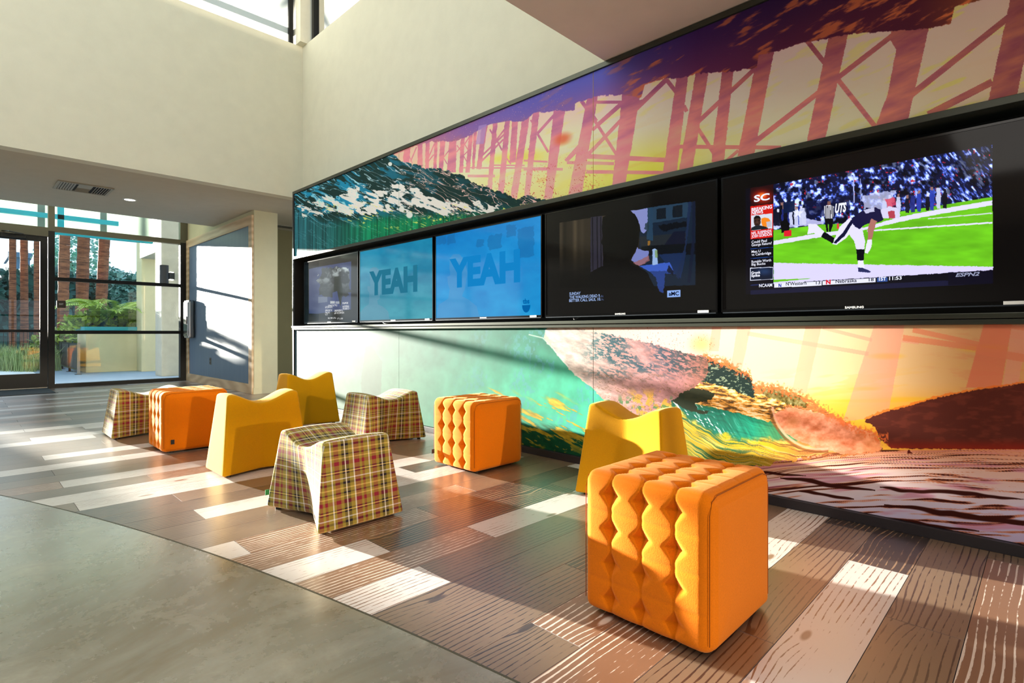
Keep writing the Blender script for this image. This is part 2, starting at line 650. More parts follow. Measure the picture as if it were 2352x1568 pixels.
for r in range(-5, 58):
    y0, y1 = ROW0 + r * PITCH, ROW0 + (r + 1) * PITCH
    y1 = min(y1, YS - .03)
    if y1 - y0 < .03: continue
    if r in phase_known:
        ph = phase_known[r]
    else:
        ph = rnd.choice([p for p in (.889, 1.321, 1.752) if abs(p - prev) > .01])
    prev = ph
    xe0, xe1 = edge_x(y0) + .007, edge_x(y1) + .007
    xr = XM - .004 if y0 < YM else (XP - .004 if y0 > YPN else 4.6)
    k = math.floor((min(xe0, xe1) - ph) / PLEN)
    while True:
        xa = ph + k * PLEN; xb = xa + PLEN; k += 1
        if xa > xr - .02: break
        if xb < min(xe0, xe1) + .02: continue
        a0, a1 = max(xa, xe0), max(xa, xe1)
        b = min(xb, xr)
        if b - max(a0, a1) < .01: continue
        kind = None
        for (rr, xx), kk in kind_known.items():
            if rr == r and abs(xx - xa) < .03: kind = kk
        if kind is None:
            kind = rnd.choices(['plank_tan', 'plank_white', 'plank_dark', 'plank_brown'], [.38, .26, .13, .23])[0]
        mm = MB().prism([(a0 + GAP, y0 + GAP), (b - GAP, y0 + GAP), (b - GAP, y1 - GAP), (a1 + GAP, y1 - GAP)], -0.0119, 0.0, 0, 1)
        mm.build('plank', [kind, 'plank_side'], floor, origin=((a0 + b) / 2, (y0 + y1) / 2, 0))
        n_planks += 1

# ------------------------------------------------------------------ walls and ceilings
wl_ = MB()
wl_.box(-6.5, XW + .2, YW, YW + .16, ZC, ZSILL)
wl_.box(-6.5, XW + .2, YW, YW + .16, 6.25, ZTOP)
wl_.build('wall_left', 'wall_paint', kind='structure')
wr = MB()
wr.box(XW, XW + .16, YLC, YW, 2.0, ZSILL)
wr.box(XW, XW + .16, YLC, YW, 6.25, ZTOP)
wr.build('wall_right', 'wall_paint', kind='structure')
# soffit over the entry and low ceiling on the near side, roof of the tall space
MB().box(-6.5, 6, YW + .16, YSO, ZC, ZC + .3).build('ceiling', 'soffit_paint', kind='structure')
MB().box(-7, 6, -7, YLC, ZC, ZC + .3).build('ceiling', 'low_ceiling_paint', kind='structure')
MB().box(-6.7, 4.5, YLC - .2, YW + .3, ZTOP, ZTOP + .2).build('ceiling', 'wall_paint', kind='structure')
MB().box(-6, 4, YSO, YS + .2, 3.7, 3.9).build('ceiling', 'soffit_paint', kind='structure')
# wall with the board (its end reads as a column) and the dark wall down the side corridor
MB().box(XP, XP + .36, YPN, YS + .1, 0, 3.7).build('wall_entry', 'column_paint', kind='structure')
MB().box(XP - .012, XP + .372, YPN - .012, YPN + .16, 0, .095).build('baseboard_entry', 'column_paint', kind='structure')
MB().box(XP + .36, 6, 10.1, 10.3, 0, ZC).build('wall_back', 'dark_wall_paint', kind='structure')
MB().box(5.9, 6.0, YM, 10.1, 0, ZC).build('wall_side', 'dark_wall_paint', kind='structure')

# the far side of the room, out of the picture, and the front of the low part above its ceiling
MB().box(-6.7, -6.5, -7, YS + .1, 0, ZSILL).build('wall_far', 'far_wall_dark', kind='structure')
MB().box(-6.5, XW, YLC - .16, YLC, ZC + .3, ZSILL).build('wall_near', 'wall_paint', kind='structure')

# glazed front behind the camera: wall above, rails and mullions
MB().box(-6.5, 6, -7.1, -6.9, 2.35, ZC + .3).build('wall_behind', 'wall_paint', kind='structure')
w5 = empty('window_5', (0, -7, 0), kind='structure')
for x in (-4.32, -2.82, -1.32, .18, 1.68, 3.18, 4.68):
    box('mullion', 'black_metal', x - .04, x + .04, -7.06, -6.94, -.02, 2.35, w5)
box('rail', 'black_metal', -6.5, 6, -7.05, -6.95, 1.66, 1.72, w5)
box('rail', 'black_metal', -6.5, 6, -7.05, -6.95, .0, .08, w5)

# clerestory windows
def window_bars(name, bars, panes, mat, pane='clear_glass'):
    w = empty(name, (bars[0][0], bars[0][2], bars[0][4]), kind='structure')
    for b in bars:
        box('frame_bar', mat, *b, parent=w)
    for p in panes:
        MB().quad(*p).build('pane', pane, w)
    return w


XL0 = -6.5
window_bars('window_1',
            [(XL0, XW, YW + .05, YW + .11, ZSILL, ZSILL + .012), (3.27, 3.33, YW + .04, YW + .12, ZSILL, 6.25), (.4, .46, YW + .05, YW + .11, ZSILL, 6.25)],
            [((XL0, YW + .08, ZSILL), (3.3, YW + .08, ZSILL), (3.3, YW + .08, 6.25), (XL0, YW + .08, 6.25))], 'black_metal', 'frosted_glass')
window_bars('window_2',
            [(XW + .05, XW + .11, YLC, YW, ZSILL, ZSILL + .012), (XW + .04, XW + .12, YW - .26, YW - .2, ZSILL, 6.25), (XW + .05, XW + .11, 4.9, 4.96, ZSILL, 6.25)],
            [((XW + .08, YLC, ZSILL), (XW + .08, YW - .2, ZSILL), (XW + .08, YW - .2, 6.25), (XW + .08, YLC, 6.25))], 'black_metal')
# corner post between the two clerestories
MB().box(3.35, XW + .16, YW - .14, YW + .16, ZSILL, 6.25).build('trim_1', 'wall_paint', kind='structure')

# ------------------------------------------------------------------ glass front
w3 = empty('window_3', (2.1, YS, 0), kind='structure')
XA, XB = 1.186, 3.09
box('mullion', 'bronze_metal', 1.10, XA, YS - .06, YS + .06, 2.69, 3.7, w3)
box('mullion', 'black_metal', 1.10, XA, YS - .06, YS + .06, 0, 2.69, w3)
box('jamb', 'black_metal', XB, XP - .005, YS - .06, YS + .06, 0, 2.72, w3)
box('jamb', 'bronze_metal', XB, XP - .005, YS - .06, YS + .06, 2.72, 3.7, w3)
box('transom_bar', 'bronze_metal', XA, XB, YS - .06, YS + .06, 2.69, 2.775, w3)
box('rail', 'black_metal', XA, XB, YS - .045, YS + .045, 1.845, 1.905, w3)
box('rail', 'black_metal', XA, XB, YS - .045, YS + .045, .925, .985, w3)
box('sill', 'black_metal', XA, XB, YS - .06, YS + .06, 0, .062, w3)
for z0, z1 in ((.062, .925), (.985, 1.845), (1.905, 2.69), (2.775, 3.7)):
    MB().quad((XA, YS, z0), (XB, YS, z0), (XB, YS, z1), (XA, YS, z1)).build('pane', 'clear_glass', w3)
# the door and the glazing past it
d1 = empty('door_1', (.55, YS, 0), kind='structure')
box('stile', 'black_metal', .995, 1.095, YS - .03, YS + .03, .02, 2.585, d1)
box('stile', 'black_metal', .03, .13, YS - .03, YS + .03, .02, 2.585, d1)
box('top_rail', 'black_metal', .13, .995, YS - .03, YS + .03, 2.50, 2.585, d1)
box('bottom_rail', 'black_metal', .13, .995, YS - .03, YS + .03, .02, .255, d1)
MB().quad((.13, YS, .255), (.995, YS, .255), (.995, YS, 2.5), (.13, YS, 2.5)).build('pane', 'clear_glass', d1)
pb = box('push_bar', 'black_metal', .12, 1.04, YS - .10, YS - .065, .955, 1.0, d1, bevel=.006)
box('bar_bracket', 'black_metal', .99, 1.03, YS - .07, YS - .03, .95, 1.005, pb)
dc = box('door_closer', 'black_metal', .5, .82, YS - .085, YS - .03, 2.515, 2.57, d1, bevel=.008)
MB().tube([(.78, YS - .09, 2.59), (.6, YS - .19, 2.60), (.52, YS - .06, 2.615)], .011, 6).build('closer_arm', 'steel', dc)
box('threshold', 'steel', .03, 1.09, YS - .06, YS + .06, 0, .02, d1)
w4 = empty('window_4', (-1.5, YS, 0), kind='structure')
box('header', 'bronze_metal', -4.2, 1.10, YS - .06, YS + .06, 2.59, 2.745, w4)
box('mullion', 'black_metal', -.06, .03, YS - .06, YS + .06, 0, 3.7, w4)
for xm in (-2.1, -4.2):
    box('mullion', 'black_metal', xm, xm + .08, YS - .06, YS + .06, 0, 3.7, w4)
for z0, z1 in ((0, .062), (.925, .985), (1.845, 1.905)):
    box('rail', 'black_metal', -4.2, -.06, YS - .045, YS + .045, z0, z1, w4)
MB().quad((-4.12, YS, .06), (-.06, YS, .06), (-.06, YS, 2.6), (-4.12, YS, 2.6)).build('pane', 'clear_glass', w4)
MB().quad((-4.12, YS, 2.745), (1.10, YS, 2.745), (1.10, YS, 3.7), (-4.12, YS, 3.7)).build('pane', 'clear_glass', w4)

# ------------------------------------------------------------------ flat prints: painted with numpy
f32 = np.float32
_tab = {}


def vn(x, y, seed):
    if seed not in _tab:
        _tab[seed] = np.random.RandomState(seed).rand(256, 256).astype(f32)
    T = _tab[seed]
    xi = np.floor(x); yi = np.floor(y)
    u = (x - xi).astype(f32); v = (y - yi).astype(f32)
    u = u * u * (3 - 2 * u); v = v * v * (3 - 2 * v)
    xi = xi.astype(np.int32); yi = yi.astype(np.int32)
    x0, x1, y0, y1 = xi & 255, (xi + 1) & 255, yi & 255, (yi + 1) & 255
    return (T[y0, x0] * (1 - u) + T[y0, x1] * u) * (1 - v) + (T[y1, x0] * (1 - u) + T[y1, x1] * u) * v


def fbm(x, y, seed, octv=4, gain=0.5):
    s = np.zeros(np.broadcast(x, y).shape, f32); a = 1.0; t = 0.0
    for o in range(octv):
        s += a * vn(x * 2.03 ** o + 7.1 * o, y * 2.03 ** o + 3.7 * o, seed + o)
        t += a; a *= gain
    return s / t


def ss(a, b, x):
    t = np.clip((x - a) / (b - a), 0, 1)
    return t * t * (3 - 2 * t)


def inpoly(px, py, pts):
    ins = np.zeros(px.shape, bool)
    n = len(pts)
    for i in range(n):
        x0, y0 = pts[i]; x1, y1 = pts[(i + 1) % n]
        if y0 == y1: continue
        c = ((y0 > py) != (y1 > py)) & (px < (x1 - x0) * (py - y0) / (y1 - y0) + x0)
        ins ^= c
    return ins


class Paint:
    """a picture painted over a grid of (px, py) design coordinates"""
    def __init__(s, px, py):
        s.px, s.py = px.astype(f32), py.astype(f32)
        s.img = np.zeros(px.shape + (3,), f32)

    def fill(s, col, m):
        m = np.asarray(m, f32)[..., None]
        s.img *= (1 - m)
        if isinstance(col, tuple): col = np.array(col, f32)
        s.img += col * m

    def win(s, x0, x1, y0, y1):
        """index window holding a box in design coordinates"""
        ok = (s.px >= x0) & (s.px <= x1) & (s.py >= y0) & (s.py <= y1)
        r = np.where(ok.any(1))[0]; c = np.where(ok.any(0))[0]
        if len(r) == 0 or len(c) == 0: return None
        return slice(r[0], r[-1] + 1), slice(c[0], c[-1] + 1)

    def shape(s, pts, col, alpha=1.0, wob=0.0, wscale=6.0, seed=5):
        xs = [p[0] for p in pts]; yy = [p[1] for p in pts]
        w = s.win(min(xs) - wob - 1, max(xs) + wob + 1, min(yy) - wob - 1, max(yy) + wob + 1)
        if w is None: return
        x, y = s.px[w], s.py[w]
        if wob:
            x = x + (fbm(x / wscale, y / wscale, seed, 3) - .5) * 2 * wob
            y = y + (fbm(x / wscale + 9, y / wscale + 4, seed + 9, 3) - .5) * 2 * wob
        m = inpoly(x, y, pts).astype(f32) * alpha
        sub = s.img[w]
        sub *= (1 - m[..., None])
        sub += np.array(col, f32) * m[..., None]

    def line(s, x0, y0, x1, y1, wd, col, alpha=1.0):
        dx, dy = x1 - x0, y1 - y0
        L = math.hypot(dx, dy); nx, ny = -dy / L * wd / 2, dx / L * wd / 2
        s.shape([(x0 + nx, y0 + ny), (x1 + nx, y1 + ny), (x1 - nx, y1 - ny), (x0 - nx, y0 - ny)], col, alpha)

    def blob(s, cx, cy, rx, ry, col, alpha=1.0, soft=.5, ang=0.0):
        w = s.win(cx - rx * 1.6 - ry * abs(math.sin(ang)), cx + rx * 1.6 + ry * abs(math.sin(ang)), cy - ry * 1.6 - rx * abs(math.sin(ang)), cy + ry * 1.6 + rx * abs(math.sin(ang)))
        if w is None: return
        x, y = s.px[w] - cx, s.py[w] - cy
        a, b = x * math.cos(ang) + y * math.sin(ang), -x * math.sin(ang) + y * math.cos(ang)
        d = np.sqrt((a / rx) ** 2 + (b / ry) ** 2)
        m = (1 - ss(1 - soft, 1 + soft * .4, d)) * alpha
        sub = s.img[w]
        sub *= (1 - m[..., None]); sub += np.array(col, f32) * m[..., None]

    def image(s, name, gain=(1, 1, 1)):
        s.img *= np.array(gain, f32)
        h, w = s.px.shape
        im = bpy.data.images.new(name, w, h)
        buf = np.ones((h, w, 4), f32)
        buf[..., :3] = np.clip(s.img / 255.0, 0, 1)
        im.pixels.foreach_set(buf.ravel())
        im.update()
        im.pack()
        return im


def lerp_px(px, xs, cols):
    return np.stack([np.interp(px, xs, [c[k] for c in cols]) for k in range(3)], -1).astype(f32)


def wall_grid(X, ya, yb, za, zb, dens):
    """grid over a patch of the plane x = X; columns run from the far end ya to the near end yb, rows bottom to top"""
    nw, nh = int(round((ya - yb) * dens)), int(round((zb - za) * dens))
    yy = ya - (np.arange(nw) + .5) / nw * (ya - yb)
    zz = za + (np.arange(nh) + .5) / nh * (zb - za)
    d = SY * X + CY * yy
    px = 1176 + F * (CY * X - SY * yy) / d
    P = np.broadcast_to(px[None, :], (nh, nw)).astype(f32)
    Q = (HOR - (zz[:, None] - EYE) * F / d[None, :]).astype(f32)
    return P, Q


YN = -1.2                        # near end of the feature wall, past the picture's edge
ZU0, ZU1 = 1.966, 2.80
ZL0, ZL1 = 0.052, 0.985
DENS = 460


def Z(pts, ox, oy, sc):
    return [(ox + x / sc, oy + y / sc) for x, y in pts]


def paint_upper():
    px, py = wall_grid(XM, YM - .03, YN, ZU0, ZU1, DENS)
    P = Paint(px, py)
    yt = 448 - .4182 * (px - 672.3); yb = 587 - .2172 * (px - 672.3)
    t = np.clip((py - yt) / (yb - yt), 0, 1)
    xs = [880, 1050, 1250, 1400, 1500, 1700, 2000, 2352, 2700]
    hi = lerp_px(px, xs, [(222, 165, 130), (225, 170, 145), (232, 170, 150), (225, 165, 155), (225, 170, 160), (216, 165, 158), (205, 160, 155), (190, 150, 150), (180, 140, 150)])
    mid = lerp_px(px, xs, [(240, 200, 140), (244, 210, 150), (244, 205, 150), (240, 195, 160), (235, 190, 160), (226, 186, 162), (212, 178, 150), (200, 170, 140), (190, 160, 140)])
    lo = lerp_px(px, xs, [(240, 180, 110), (244, 190, 120), (246, 190, 120), (248, 205, 90), (230, 195, 70), (228, 200, 150), (218, 192, 150), (196, 170, 130), (190, 165, 130)])
    a = ss(0.15, .6, t)[..., None]; b = ss(.55, .98, t)[..., None]
    P.img[:] = (hi * (1 - a) + mid * a) * (1 - b) + lo * b
    # drifting clouds in the sky openings
    ca, cb = px * .9 + py * .38, py * .92 - px * -.42
    cl = fbm(ca / 55, (py + .42 * px) / 17, 31, 4)
    P.fill((216, 190, 90), ss(.55, .68, cl) * np.interp(px, [1000, 1400, 1700, 2352], [.1, .4, .3, .8]))
    P.fill((240, 150, 70), ss(.56, .72, fbm(px / 70, (py + .3 * px) / 22, 47, 4)) * np.interp(px, [1000, 1300, 1500, 1700], [.3, .4, .15, .03]) * ss(.4, .8, t))
    P.blob(1480, 428, 60, 14, (228, 196, 40), .9, .9, -.22)
    P.blob(1150, 365, 45, 14, (248, 190, 80), .7, .9)
    P.blob(1210, 358, 60, 20, (244, 180, 70), .7, .9)
    # pier legs
    purple = lerp_px(px, [880, 1100, 1300, 1400, 1700, 2000, 2352], [(205, 120, 120), (180, 105, 120), (165, 95, 125), (150, 80, 110), (125, 58, 75), (115, 52, 56), (112, 52, 54)])
    red = lerp_px(px, [880, 1100, 1300, 1400, 1700, 2000, 2352], [(228, 150, 130), (226, 148, 138), (222, 140, 132), (214, 130, 128), (196, 112, 104), (186, 106, 98), (150, 80, 72)])
    a = ss(.2, .75, t)[..., None]
    pile = purple * (1 - a) + red * a
    pile += (fbm(px / 60, (py + .4 * px) / 16, 53, 4)[..., None] - .5) * np.array([60, 50, 5], f32)
    M = Paint(px, py)                                                 # mask painter
    one = (1, 1, 1)

    def quad(xa, xb, y0, xc, xd, y1, o, sc):
        M.shape(Z([(xa, y0), (xb, y0), (xd, y1), (xc, y1)], o[0], o[1], sc), one, 1, 1.2, 5)
    A = (880, 200); sa = 5.113
    for q in [(1995, 2130, 240, 1880, 1975, 1310), (1752, 1828, 260, 1640, 1705, 1310), (1640, 1722, 260, 1480, 1560, 1310), (1510, 1576, 300, 1470, 1545, 880),
              (1424, 1482, 350, 1330, 1400, 1310), (1284, 1336, 350, 1200, 1256, 1310), (1150, 1222, 400, 1085, 1140, 960), (1052, 1092, 500, 1030, 1062, 960),
              (1000, 1047, 500, 955, 1005, 1000), (905, 952, 500, 880, 925, 1000), (770, 852, 560, 735, 840, 1000), (660, 722, 560, 638, 690, 1000),
              (590, 630, 560, 575, 612, 1000), (488, 538, 600, 478, 520, 1000), (395, 448, 600, 388, 450, 1000), (235, 312, 640, 215, 290, 960)]:
        quad(*q, A, sa)
    for l in [(2000, 320, 1800, 540, 32), (1800, 540, 1930, 760, 28), (1430, 470, 1300, 640, 18), (1420, 540, 1150, 800, 20), (1400, 610, 1140, 870, 20), (1310, 590, 1385, 740, 18),
              (1240, 490, 1275, 550, 18), (1000, 580, 930, 690, 14), (940, 660, 990, 740, 12), (990, 740, 930, 800, 12), (930, 800, 970, 870, 12), (855, 680, 905, 750, 12), (905, 690, 850, 760, 12),
              (590, 660, 510, 850, 14), (580, 790, 510, 880, 14), (380, 700, 310, 870, 14), (300, 820, 330, 890, 10), (1720, 380, 1765, 450, 18), (1760, 660, 1690, 730, 16),
              (760, 740, 700, 820, 12), (700, 830, 740, 900, 12), (1430, 820, 1490, 900, 16), (1640, 858, 1920, 872, 22), (1250, 912, 1650, 916, 16), (1120, 945, 1920, 945, 16),
              (900, 945, 1120, 940, 12), (980, 1040, 1300, 1040, 30), (2290, 680, 2130, 860, 30), (1640, 960, 2100, 960, 30)]:
        M.line(A[0] + l[0] / sa, A[1] + l[1] / sa, A[0] + l[2] / sa, A[1] + l[3] / sa, l[4] / sa, one)
    B = (1300, 0); sb = 2.2357
    for q in [(120, 168, 420, 5, 75, 1010), (290, 385, 420, 225, 290, 1000), (572, 628, 330, 490, 562, 900), (668, 732, 330, 572, 640, 890), (800, 858, 330, 742, 806, 830),
              (985, 1068, 240, 876, 960, 800), (1355, 1452, 140, 1230, 1322, 740), (2290, 2430, -40, 2160, 2300, 560)]:
        quad(*q, B, sb)
    M.shape(Z([(1668, 150), (1865, 130), (1758, 600), (1735, 640), (1590, 640), (1650, 480), (1695, 250), (1665, 200)], 1300, 0, sb), one, 1, 1.2)
    for l in [(1235, 205, 1585, 645, 26), (1690, 165, 960, 730, 26), (2352, 20, 1750, 500, 32), (2190, 415, 1860, 585, 36), (970, 345, 655, 640, 22), (515, 400, 345, 565, 24), (510, 405, 572, 485, 22),
              (655, 630, 755, 785, 20), (140, 615, 262, 805, 16), (285, 605, 105, 795, 18), (295, 520, 130, 665, 16), (282, 520, 160, 630, 12), (75, 515, 150, 620, 20), (110, 522, 290, 522, 16),
              (560, 750, 1100, 755, 20), (100, 800, 560, 822, 24), (0, 832, 240, 838, 16), (100, 880, 520, 885, 18), (880, 770, 800, 840, 16), (60, 760, 0, 820, 20), (340, 525, 410, 510, 14), (600, 540, 615, 570, 20)]:
        M.line(B[0] + l[0] / sb, B[1] + l[1] / sb, B[0] + l[2] / sb, B[1] + l[3] / sb, l[4] / sb, one)
    # beyond the picture's edge the pier goes on
    for k, x in enumerate((2480, 2680, 2900)):
        M.shape([(x + 60, -260), (x + 130, -260), (x + 40, 200), (x - 30, 200)], one)
        M.line(x + 60, -180, x - 140, 130, 14, one)
    mk = M.img[..., 0] * .93
    P.fill(pile, mk)
    P.blob(1290, 318, 24, 15, (214, 92, 60), .85, .8, -.4)
    # the deck above them
    dk = [(672, 462), (903.5, 354.5), (944.5, 337), (985.6, 325), (1028.6, 325), (1056, 319), (1075.6, 311.5), (1114.7, 288), (1130, 282), (1159.7, 278), (1200.7, 278), (1224, 258.7), (1273, 253.8),
          (1294.6, 252.8), (1318, 250.8), (1319, 235.2), (1335.7, 229.5), (1373.8, 219), (1427.5, 217), (1470, 223.6), (1479, 192), (1528, 179), (1559.4, 179), (1597.5, 167.7), (1657.8, 164.6),
          (1689, 161), (1736, 154), (1740.6, 125), (1778.6, 117), (1850, 94.8), (1908.3, 85), (1948.6, 76), (2047, 69.3), (2134, 62.6), (2183.4, 52.8), (2192.3, 13.4), (2275, -9), (2500, -70), (3400, -330)]
    wob = (fbm(px / 6, py / 6, 71, 3) - .5) * 7
    dm = ss(-1.2, 1.2, np.interp(px, [d[0] for d in dk], [d[1] for d in dk]) + wob - py)
    top = lerp_px(px, [900, 1000, 1060, 1200, 1380, 1480, 1600, 1800, 2100, 2352], [(196, 120, 112), (150, 96, 122), (118, 84, 134), (88, 80, 146), (76, 78, 150), (66, 52, 108), (56, 30, 76), (46, 24, 58), (52, 22, 42), (110, 52, 28)])
    low = lerp_px(px, [900, 1000, 1060, 1200, 1380, 1480, 1600, 1800, 2100, 2352], [(226, 140, 96), (196, 116, 100), (160, 104, 116), (140, 92, 128), (136, 84, 124), (120, 66, 104), (96, 44, 76), (80, 34, 56), (78, 32, 44), (150, 84, 36)])
    dt = ss(.0, .42, t)[..., None]
    deck = top * (1 - dt) + low * dt
    cl = fbm((px + .2 * py) / 48, (py + .5 * px) / 14, 91, 5, .55)
    amt = ss(.54, .72, cl) * np.interp(px, [1000, 1380, 1480, 1700, 2352], [.15, .2, .75, .6, .9])
    deck = deck * (1 - amt[..., None]) + np.array([206, 108, 58], f32) * amt[..., None]
    P.fill(deck, dm)
    sp = (vn(px / 1.6, py / 1.6, 17) > .93) & (px < 1300)
    P.fill((244, 160, 110), sp * dm * .8)
    P.shape(Z([(1110, 450), (1205, 430), (1170, 660), (1075, 670)], 880, 200, sa), (150, 120, 160), .7)
    # spray specks low between the legs
    sk = (vn(px / 2.2, py / 2.2, 23) > .80) & (fbm(px / 30, py / 18, 29, 3) > .44)
    P.fill((170, 80, 66), sk * ss(.55, .85, t) * ss(1440, 1330, px) * .8)
    # ---- the back of the wave
    cr = [(640, 300), (890, 346), (903.5, 354.5), (919, 368), (958, 381), (1005, 387), (1036, 395), (1071, 410), (1114, 428), (1153, 441), (1185, 453), (1215, 450), (1251, 457), (1262, 480)]
    wx = (fbm(px / 9, py / 9, 61, 4) - .5) * 16
    wm = ss(-1.2, 1.2, py - (np.interp(px, [c[0] for c in cr], [c[1] for c in cr]) + wx)) * (px < 1262)
    al, be = px * .93 + py * .36, py * .93 - px * .36
    w1 = fbm(al / 40, be / 22, 101, 3)
    ridg = 1 - np.abs(2 * fbm(al / 36 + 2.2 * w1, be / 8 + 3.0 * w1, 111, 4) - 1)
    wave = np.empty(P.img.shape, f32)
    wave[:] = np.array([20, 46, 42], f32)
    tl = fbm(al / 26 + w1, be / 7 + 2 * w1, 121, 4)
    teal = np.array([24, 128, 156], f32)
    k = (ss(.48, .62, tl) * np.interp(px, [680, 800, 950, 1100], [.9, .85, .35, .15]) * ss(560, 470, py))[..., None]
    wave = wave * (1 - k) + teal * k
    gr = lerp_px(px, [670, 760, 850, 1000, 1200], [(44, 100, 104), (32, 88, 82), (16, 112, 72), (14, 112, 66), (20, 110, 60)])
    low_g = ss(-6, 26, py - np.interp(px, [672, 740, 800, 900, 1000, 1100, 1160], [470, 500, 498, 486, 486, 482, 474]))
    strk = vn(px / 3.3, py * 0 + 3, 131) * .6 + vn(px / 1.1 + py * .02, py / 70, 133) * .5
    gr = gr * (.55 + .75 * strk[..., None])
    wave = wave * (1 - low_g[..., None]) + gr * low_g[..., None]
    fm = inpoly(px + (w1 - .5) * 40, py + (tl - .5) * 40, [(684, 470), (705, 462), (740, 458), (800, 436), (880, 424), (950, 432), (1010, 452), (1090, 464), (1150, 475), (1110, 490), (1040, 492), (960, 484), (900, 488), (840, 494), (780, 486), (736, 490), (700, 500)])
    fo = fm * ss(.40, .50, fbm(al / 16 + 2 * w1, be / 6, 141, 4))
    wave = wave * (1 - fo[..., None]) + np.array([216, 216, 206], f32) * fo[..., None]
    ln = ss(.93, .985, ridg) * (1 - low_g * .75) * np.interp(px, [680, 900, 1250], [.8, .8, .9])
    lc = lerp_px(px, [680, 880, 960, 1250], [(120, 190, 200), (190, 206, 200), (214, 170, 150), (224, 176, 160)])
    wave = wave * (1 - ln[..., None]) + lc * ln[..., None]
    yl = (vn(al / 7, be / 2.6, 151) > .80) * ss(.45, .6, fbm(px / 40, py / 20, 153, 3)) * ss(455, 480, py) * ss(545, 505, py) * (px > 740)
    wave = wave * (1 - .8 * yl[..., None]) + np.array([206, 200, 90], f32) * .8 * yl[..., None]
    P.fill(wave, wm)
    for (x, y, r) in ((894, 376, 5), (888, 473, 6), (920, 480, 7), (938, 493, 8)):
        P.blob(x, y, r, r, (214, 212, 196), .9, .25)
    return P.image('print_upper', (1.27, 1.31, 1.44))


